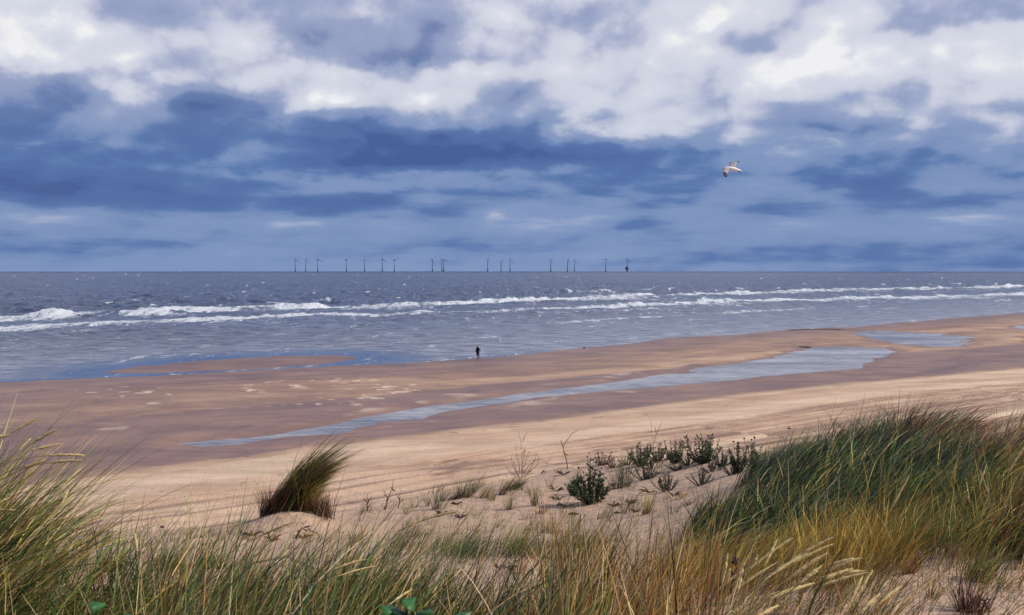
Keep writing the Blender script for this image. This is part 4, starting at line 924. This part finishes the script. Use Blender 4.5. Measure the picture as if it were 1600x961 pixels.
# ---- low cut edge of the far sand, its shadow put in as dark colour
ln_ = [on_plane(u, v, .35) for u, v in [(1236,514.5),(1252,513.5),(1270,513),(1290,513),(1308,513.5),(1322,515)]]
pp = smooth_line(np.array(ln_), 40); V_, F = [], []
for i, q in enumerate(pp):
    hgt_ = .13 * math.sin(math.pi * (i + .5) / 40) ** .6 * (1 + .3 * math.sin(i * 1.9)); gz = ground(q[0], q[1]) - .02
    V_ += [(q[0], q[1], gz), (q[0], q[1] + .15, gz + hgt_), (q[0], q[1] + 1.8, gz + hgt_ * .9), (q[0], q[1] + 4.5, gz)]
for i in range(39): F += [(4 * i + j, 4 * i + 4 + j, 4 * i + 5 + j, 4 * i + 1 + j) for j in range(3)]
o = raw_mesh('sand_scarp', V_, F, M_bark, smooth=False); tag(o, 'low eroded bank coloured dark as its shadow, on the sand spit near the far shore', 'bank')

# ================================================================ wind farm
M_turb, t = new_mat('turbine_haze_shade')
t.t.links.new(t.n('ShaderNodeBsdfPrincipled', ins={'Base Color': lin(112, 127, 166), 'Roughness': .5}).outputs[0], t.n('ShaderNodeOutputMaterial').inputs[0])  # white turbines coloured blue-grey, cloud shade and distance haze put into the colour
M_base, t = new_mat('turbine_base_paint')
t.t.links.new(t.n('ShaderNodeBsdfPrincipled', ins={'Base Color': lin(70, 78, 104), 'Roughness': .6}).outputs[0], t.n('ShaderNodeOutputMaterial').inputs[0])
def bm_obj(name, bm, mat, parent=None, smooth=False):
    me = bpy.data.meshes.new(name); bm.to_mesh(me); bm.free(); me.materials.append(mat)
    if smooth:
        for p_ in me.polygons: p_.use_smooth = True
    o = bpy.data.objects.new(name, me); S.collection.objects.link(o); o.parent = parent; return o
def add_cone(bm, z0, z1, r0_, r1_, k_=16, x=0, y=0):
    ret = bmesh.ops.create_cone(bm, cap_ends=True, segments=k_, radius1=r0_, radius2=r1_, depth=z1 - z0)
    bmesh.ops.translate(bm, verts=ret['verts'], vec=(x, y, (z0 + z1) / 2))
def add_box(bm, c, s, m=None):
    ret = bmesh.ops.create_cube(bm, size=1); bmesh.ops.scale(bm, verts=ret['verts'], vec=s); bmesh.ops.translate(bm, verts=ret['verts'], vec=c)
    if m is not None: bmesh.ops.transform(bm, verts=ret['verts'], matrix=m)
HUB = 70.
def turbine_meshes():
    bm = bmesh.new(); add_cone(bm, 14, HUB - 1.5, 2.6, 1.6, 20); tw = bpy.data.meshes.new('tower'); bm.to_mesh(tw); bm.free()
    bm = bmesh.new(); add_cone(bm, -20, 14, 3.0, 2.9, 20); add_cone(bm, 13.4, 14.4, 4.6, 4.6, 20); fd = bpy.data.meshes.new('foundation'); bm.to_mesh(fd); bm.free()
    bm = bmesh.new(); add_box(bm, (3.5, 0, HUB), (13, 4, 4.4)); bmesh.ops.bevel(bm, geom=bm.edges[:], offset=.6, segments=2)
    na = bpy.data.meshes.new('nacelle'); bm.to_mesh(na); bm.free()
    bm = bmesh.new(); add_cone(bm, 0, 3.6, 2.2, .7, 16); bmesh.ops.rotate(bm, verts=bm.verts, cent=(0, 0, 0), matrix=Matrix.Rotation(-math.pi / 2, 3, 'Y'))
    hb = bpy.data.meshes.new('hub'); bm.to_mesh(hb); bm.free()
    bm = bmesh.new(); n = 10; rings = []
    for i in range(n):
        q = i / (n - 1); z_ = 1 + q * 41; ch = (1.8 if i == 0 else 4.2 - 3.0 * q) * .5 * (1 if i < n - 1 else .4); th_ = max(.16, .9 * (1 - q) ** 1.5) * .5; tw_ = .35 * (1 - q)
        ring = []
        for a, b in ((-ch, 0), (-ch * .3, th_), (ch * .9, th_ * .3), (ch, 0), (ch * .3, -th_)):
            ring.append(bm.verts.new((b * math.cos(tw_) - a * math.sin(tw_), a * math.cos(tw_) + b * math.sin(tw_), z_)))
        rings.append(ring)
    for r1_, r2_ in zip(rings[:-1], rings[1:]):
        for j in range(5): bm.faces.new((r1_[j], r1_[(j + 1) % 5], r2_[(j + 1) % 5], r2_[j]))
    bm.faces.new(rings[-1]); bm.faces.new(rings[0][::-1]); bl = bpy.data.meshes.new('blade'); bm.to_mesh(bl); bm.free()
    for m_ in (tw, na, hb, bl): m_.materials.append(M_turb)
    fd.materials.append(M_base); return fd, tw, na, hb, bl
TM = turbine_meshes()
TLAB = ['first wind turbine from the left, one blade straight up','second wind turbine from the left end of the row','third wind turbine from the left, closing the first trio','lone wind turbine between the first trio and the next group',
 'fifth wind turbine from the left with one long raised blade','sixth wind turbine from the left, blade leaning left','seventh wind turbine from the left, set apart before the wide gap','wind turbine just after the wide gap, left of the close pair',
 'left turbine of the close overlapping pair','right turbine of the close overlapping pair','wind turbine starting the middle trio','faint smaller wind turbine, middle of the middle trio','wind turbine ending the middle trio',
 'wind turbine right of the middle trio with a gap on both sides','taller wind turbine of the two standing close right of centre','short wind turbine, rightmost of the two standing close','lone wind turbine second from the right end',
 'rightmost wind turbine, beside a round platform at its foot']
TU = [461.7,478,496.8,541.5,569.8,597.5,616.3,675.7,690.8,693.4,762,783,797,860.5,886.8,897.6,946.5,980.2]
TS = [1,1,1.02,1,1,1.05,.97,1,1,.98,1,.86,1,1,1,.9,1,1]
TR = [8,20,0,-52,0,10,-50,42,-22,0,35,60,5,25,-85,-110,0,-118]
for i, (u, s_t, ro) in enumerate(zip(TU, TS, TR)):
    Y_ = 6650 / s_t; x_ = (u - 800) / 1800 * Y_; z_ = -(Y_ ** 2 + x_ ** 2) / (2 * 6.371e6)
    e = empty('wind_turbine', (x_, Y_, z_ + 1), R(132 + 12 * math.sin(i * 2.1))); tag(e, TLAB[i], 'wind turbine', 'offshore wind farm on the horizon')
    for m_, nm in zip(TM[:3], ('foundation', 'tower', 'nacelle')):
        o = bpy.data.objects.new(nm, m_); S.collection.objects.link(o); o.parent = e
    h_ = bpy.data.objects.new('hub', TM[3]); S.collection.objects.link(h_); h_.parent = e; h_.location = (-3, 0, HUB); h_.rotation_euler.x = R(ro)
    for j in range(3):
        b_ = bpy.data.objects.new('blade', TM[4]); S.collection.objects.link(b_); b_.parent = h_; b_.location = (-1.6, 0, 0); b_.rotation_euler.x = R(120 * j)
# the round platform at the foot of the last turbine
Y_ = 6300.; x_ = (979.6 - 800) / 1800 * Y_; e = empty('offshore_platform', (x_, Y_, -Y_ ** 2 / (2 * 6.371e6))); tag(e, 'round service platform on legs at the foot of the rightmost turbine', 'platform')
bm = bmesh.new()
for a in range(4): add_cone(bm, -15, 14, 1., 1., 8, 5 * math.cos(a * math.pi / 2 + .7), 5 * math.sin(a * math.pi / 2 + .7))
bm_obj('leg', bm, M_base, e)
bm = bmesh.new(); add_cone(bm, 13, 15, 9, 11, 20); add_cone(bm, 15.2, 24, 9.5, 10, 20); add_cone(bm, 24.2, 30, 7.5, 5, 20); bm_obj('deck_house', bm, M_base, e)
bm = bmesh.new(); add_cone(bm, 30, 38, .7, .4, 8); bm_obj('mast', bm, M_base, e)

# ================================================================ walker on the beach
M_cloth, t = new_mat('dark_clothing')
pos = t.n('ShaderNodeNewGeometry').outputs['Position']
t.t.links.new(t.n('ShaderNodeBsdfPrincipled', ins={'Base Color': t.mix(t.noise(pos, 20., 3), lin(12, 12, 20), lin(26, 26, 36)), 'Roughness': .95, 'Specular IOR Level': .1}).outputs[0], t.n('ShaderNodeOutputMaterial').inputs[0])
M_skin, t = new_mat('skin')
t.t.links.new(t.n('ShaderNodeBsdfPrincipled', ins={'Base Color': lin(150, 108, 88), 'Roughness': .6}).outputs[0], t.n('ShaderNodeOutputMaterial').inputs[0])
def skin_mesh(name, verts, edges, radii, mat, parent, root=0, sub=2):
    me = bpy.data.meshes.new(name); me.from_pydata(verts, edges, []); o = bpy.data.objects.new(name, me); S.collection.objects.link(o)
    o.modifiers.new('s', 'SKIN'); sm = o.modifiers.new('u', 'SUBSURF'); sm.levels = sub; sm.render_levels = sub
    if not me.skin_vertices: me.attributes.new('skin', 'FLOAT', 'POINT')
    for i, r_ in enumerate(radii): me.skin_vertices[0].data[i].radius = r_ if isinstance(r_, tuple) else (r_, r_)
    me.skin_vertices[0].data[root].use_root = True
    dg = bpy.context.evaluated_depsgraph_get(); nm = bpy.data.meshes.new_from_object(o.evaluated_get(dg)); bpy.data.objects.remove(o)
    nm.name = name; nm.materials.clear(); nm.materials.append(mat)
    for p_ in nm.polygons: p_.use_smooth = True
    r_o = bpy.data.objects.new(name, nm); S.collection.objects.link(r_o); r_o.parent = parent; return r_o
def hand(V_, E, Rr, wrist, d, side):
    """palm and five fingers continuing from vertex `wrist` in direction d"""
    w0 = Vector(V_[wrist]); d = Vector(d).normalized(); sd_ = Vector(side).normalized()
    V_.append(tuple(w0 + d * .06)); Rr.append((.038, .018)); palm = len(V_) - 1; E.append((wrist, palm))
    return palm
g = on_plane(746.5, 559.6, .05); g[2] = ground(g[0], g[1])
e = empty('person', g); tag(e, 'person in long dark clothes standing at the water edge, elbow bent', 'person')
V_ = [(0,0,.95),(0,0,1.12),(0,0,1.32),(-.01,0,1.46),(-.02,.02,1.55),(-.03,.03,1.65),(-.03,.03,1.72),
      (-.10,0,.88),(-.11,.03,.50),(-.09,0,.09),(-.10,.12,.05),
      (.10,0,.88),(.13,-.02,.50),(.18,-.04,.09),(.20,.08,.05),
      (-.19,0,1.41),(-.26,0,1.14),(-.29,.05,.90),(.19,0,1.41),(.37,-.03,1.19),(.20,.14,1.08)]
E = [(0,1),(1,2),(2,3),(3,4),(4,5),(5,6),(0,7),(7,8),(8,9),(9,10),(0,11),(11,12),(12,13),(13,14),(3,15),(15,16),(16,17),(3,18),(18,19),(19,20)]
Rr = [(.17,.13),(.17,.13),(.20,.13),(.12,.09),(.058,.058),(.085,.10),(.07,.08),(.11,.11),(.085,.085),(.055,.055),(.045,.04),(.11,.11),(.085,.085),(.055,.055),(.045,.04),(.075,.07),(.055,.055),(.036,.034),(.075,.07),(.055,.055),(.036,.034)]
Rr = [(a_ * 1.2, b_ * 1.2) for a_, b_ in Rr]
body = skin_mesh('body', V_, E, Rr, M_cloth, e)
def fingers(w_, d, across, name='hand'):
    VV, EE, RR_ = [tuple(w_), tuple(Vector(w_) + Vector(d) * .045), tuple(Vector(w_) + Vector(d) * .09)], [(0, 1), (1, 2)], [(.026, .018), (.04, .018), (.04, .015)]
    for k_, (off, ln2) in enumerate([(-.033, .062), (-.011, .075), (.011, .07), (.033, .052)]):
        b = Vector(w_) + Vector(d) * .095 + Vector(across) * off; i0 = len(VV)
        c1 = b + Vector(d) * ln2 * .5; c2 = c1 + (Vector(d) * .8 + Vector((0, .5, 0))).normalized() * ln2 * .5
        VV += [tuple(b), tuple(c1), tuple(c2)]; EE += [(2, i0), (i0, i0 + 1), (i0 + 1, i0 + 2)]; RR_ += [(.009, .009), (.009, .009), (.007, .007)]
    b = Vector(w_) + Vector(d) * .04 - Vector(across) * .045; i0 = len(VV)
    VV += [tuple(b), tuple(b + (Vector(d) - Vector(across) * .5) * .045)]; EE += [(1, i0), (i0, i0 + 1)]; RR_ += [(.011, .011), (.009, .009)]
    return skin_mesh(name, VV, EE, RR_, M_skin, e, sub=1)
fingers((-.29, .05, .90), (-.1, .1, -1), (0, 1, 0)); fingers((.20, .14, 1.08), (-.9, .4, -.1), (0, 0, 1))
skin_mesh('coat', [(0,0,1.40),(0,0,1.15),(.0,0,.85),(.01,0,.62)], [(0,1),(1,2),(2,3)], [(.20,.135),(.19,.145),(.20,.16),(.19,.15)], M_cloth, e)
skin_mesh('hood', [(-.02,0,1.50),(-.03,.0,1.60),(-.03,.01,1.70),(-.03,.01,1.75)], [(0,1),(1,2),(2,3)], [.13,.14,.14,.08], M_cloth, e)

# ================================================================ gull
def flat(name, c1, rough=.6):
    m_, t_ = new_mat(name); ps = t_.n('ShaderNodeNewGeometry').outputs['Position']
    cc = t_.mix(t_.mapr(t_.noise(ps, 40., 3), .3, .7), tuple(c * .85 for c in lin(*c1)[:3]) + (1,), lin(*c1))
    t_.t.links.new(t_.n('ShaderNodeBsdfPrincipled', ins={'Base Color': cc, 'Roughness': rough}).outputs[0], t_.n('ShaderNodeOutputMaterial').inputs[0]); return m_
M_gw, M_gg, M_gk, M_gb = flat('gull_white', (250, 245, 238)), flat('gull_grey', (150, 144, 150)), flat('gull_black', (20, 16, 30)), flat('gull_beak', (206, 166, 60))
c = at_dist(1144, 264.3, 26.); e = empty('seagull', c); tag(e, 'white seagull with dark wing tips gliding left under the clouds', 'seagull')
axis = np.array([(-.185,0,.012),(-.17,0,.018),(-.145,0,.024),(-.12,0,.026),(-.07,0,.02),(-.01,0,.006),(.06,0,-.004),(.13,0,-.022),(.18,0,-.036),(.21,0,-.045)])
rad = np.array([.006,.024,.032,.029,.040,.047,.044,.030,.020,.010]); V_, F = tube_arrays(axis, rad, 12)
raw_mesh('body', V_, F, M_gw, parent=e)
V_, F = tube_arrays([(-.18,0,.014),(-.20,0,.008),(-.222,0,.0),(-.228,0,-.006)], [.009,.008,.006,.001], 8); raw_mesh('beak', V_, F, M_gb, parent=e)
for sy in (-1, 1):
    bm = bmesh.new(); bmesh.ops.create_icosphere(bm, subdivisions=1, radius=.004, matrix=Matrix.Translation((-.165, sy * .026, .026))); bm_obj('eye', bm, M_gk, e)
def wing_sheet(name, le, te, mat, th_=.006, nn_=8):
    le, te = np.asarray(le, float), np.asarray(te, float); n = len(le); V_ = []
    for i in range(n):
        for j in range(nn_):
            q = j / (nn_ - 1); p_ = le[i] * (1 - q) + te[i] * q; cam_ = .012 * math.sin(math.pi * q)
            V_.append(p_ + np.array([0, 0, cam_ + th_ * (1 - q)]))
        for j in range(nn_ - 1, -1, -1):
            q = j / (nn_ - 1); p_ = le[i] * (1 - q) + te[i] * q; cam_ = .012 * math.sin(math.pi * q)
            V_.append(p_ + np.array([0, 0, cam_ - th_ * (1 - q) * .5 - .0008]))
    k_ = 2 * nn_; idx = np.arange(n * k_).reshape(n, k_); nx = np.roll(idx, -1, 1)
    F = np.stack([idx[:-1], nx[:-1], nx[1:], idx[1:]], -1).reshape(-1, 4); return raw_mesh(name, V_, F, mat, parent=e)
def lerp_pts(p, n): p = np.asarray(p, float); q = np.linspace(0, len(p) - 1, n); return np.stack([np.interp(q, range(len(p)), p[:, i]) for i in range(3)], 1)
le = lerp_pts([(-.12,-.03,.03),(-.19,-.16,.02),(-.25,-.27,-.03),(-.268,-.36,-.10)], 8); te = lerp_pts([(-.02,-.03,.02),(-.10,-.17,-.005),(-.13,-.27,-.07),(-.165,-.35,-.125)], 8)
w1 = wing_sheet('wing', le, te, M_gg)
le2 = lerp_pts([le[-1],(-.267,-.42,-.16),(-.245,-.47,-.21),(-.225,-.50,-.222)], 6); te2 = lerp_pts([te[-1],(-.18,-.41,-.175),(-.20,-.46,-.212),(-.222,-.50,-.224)], 6)
o = wing_sheet('wing_tip', le2, te2, M_gk); o.parent = w1
le = lerp_pts([(-.07,.03,.03),(-.04,.12,.10),(-.02,.22,.172)], 8); te = lerp_pts([(.08,.03,.03),(.10,.12,.09),(.155,.22,.195)], 8)
w2 = wing_sheet('wing', le, te, M_gg)
le2 = lerp_pts([le[-1],(.07,.34,.192),(.2,.48,.206),(.275,.56,.208)], 6); te2 = lerp_pts([te[-1],(.18,.34,.202),(.24,.48,.208),(.28,.56,.209)], 6)
o = wing_sheet('wing_tip', le2, te2, M_gk); o.parent = w2
V_ = [(.18,-.018,-.036),(.18,.018,-.036),(.25,.05,-.055),(.255,0,-.060),(.25,-.05,-.062),(.18,-.018,-.042),(.18,.018,-.042),(.25,.05,-.060),(.255,0,-.064),(.25,-.05,-.066)]
me = bpy.data.meshes.new('tail'); me.from_pydata(V_, [], [(0,1,2,3,4),(9,8,7,6,5),(0,5,6,1),(1,6,7,2),(2,7,8,3),(3,8,9,4),(4,9,5,0)]); me.materials.append(M_gw)
o = bpy.data.objects.new('tail', me); S.collection.objects.link(o); o.parent = e
V_, F = tube_arrays([(.13,-.01,-.05),(.17,-.012,-.062),(.20,-.012,-.068)], [.006,.011,.003], 6); raw_mesh('foot', V_, F, M_gk, parent=e)
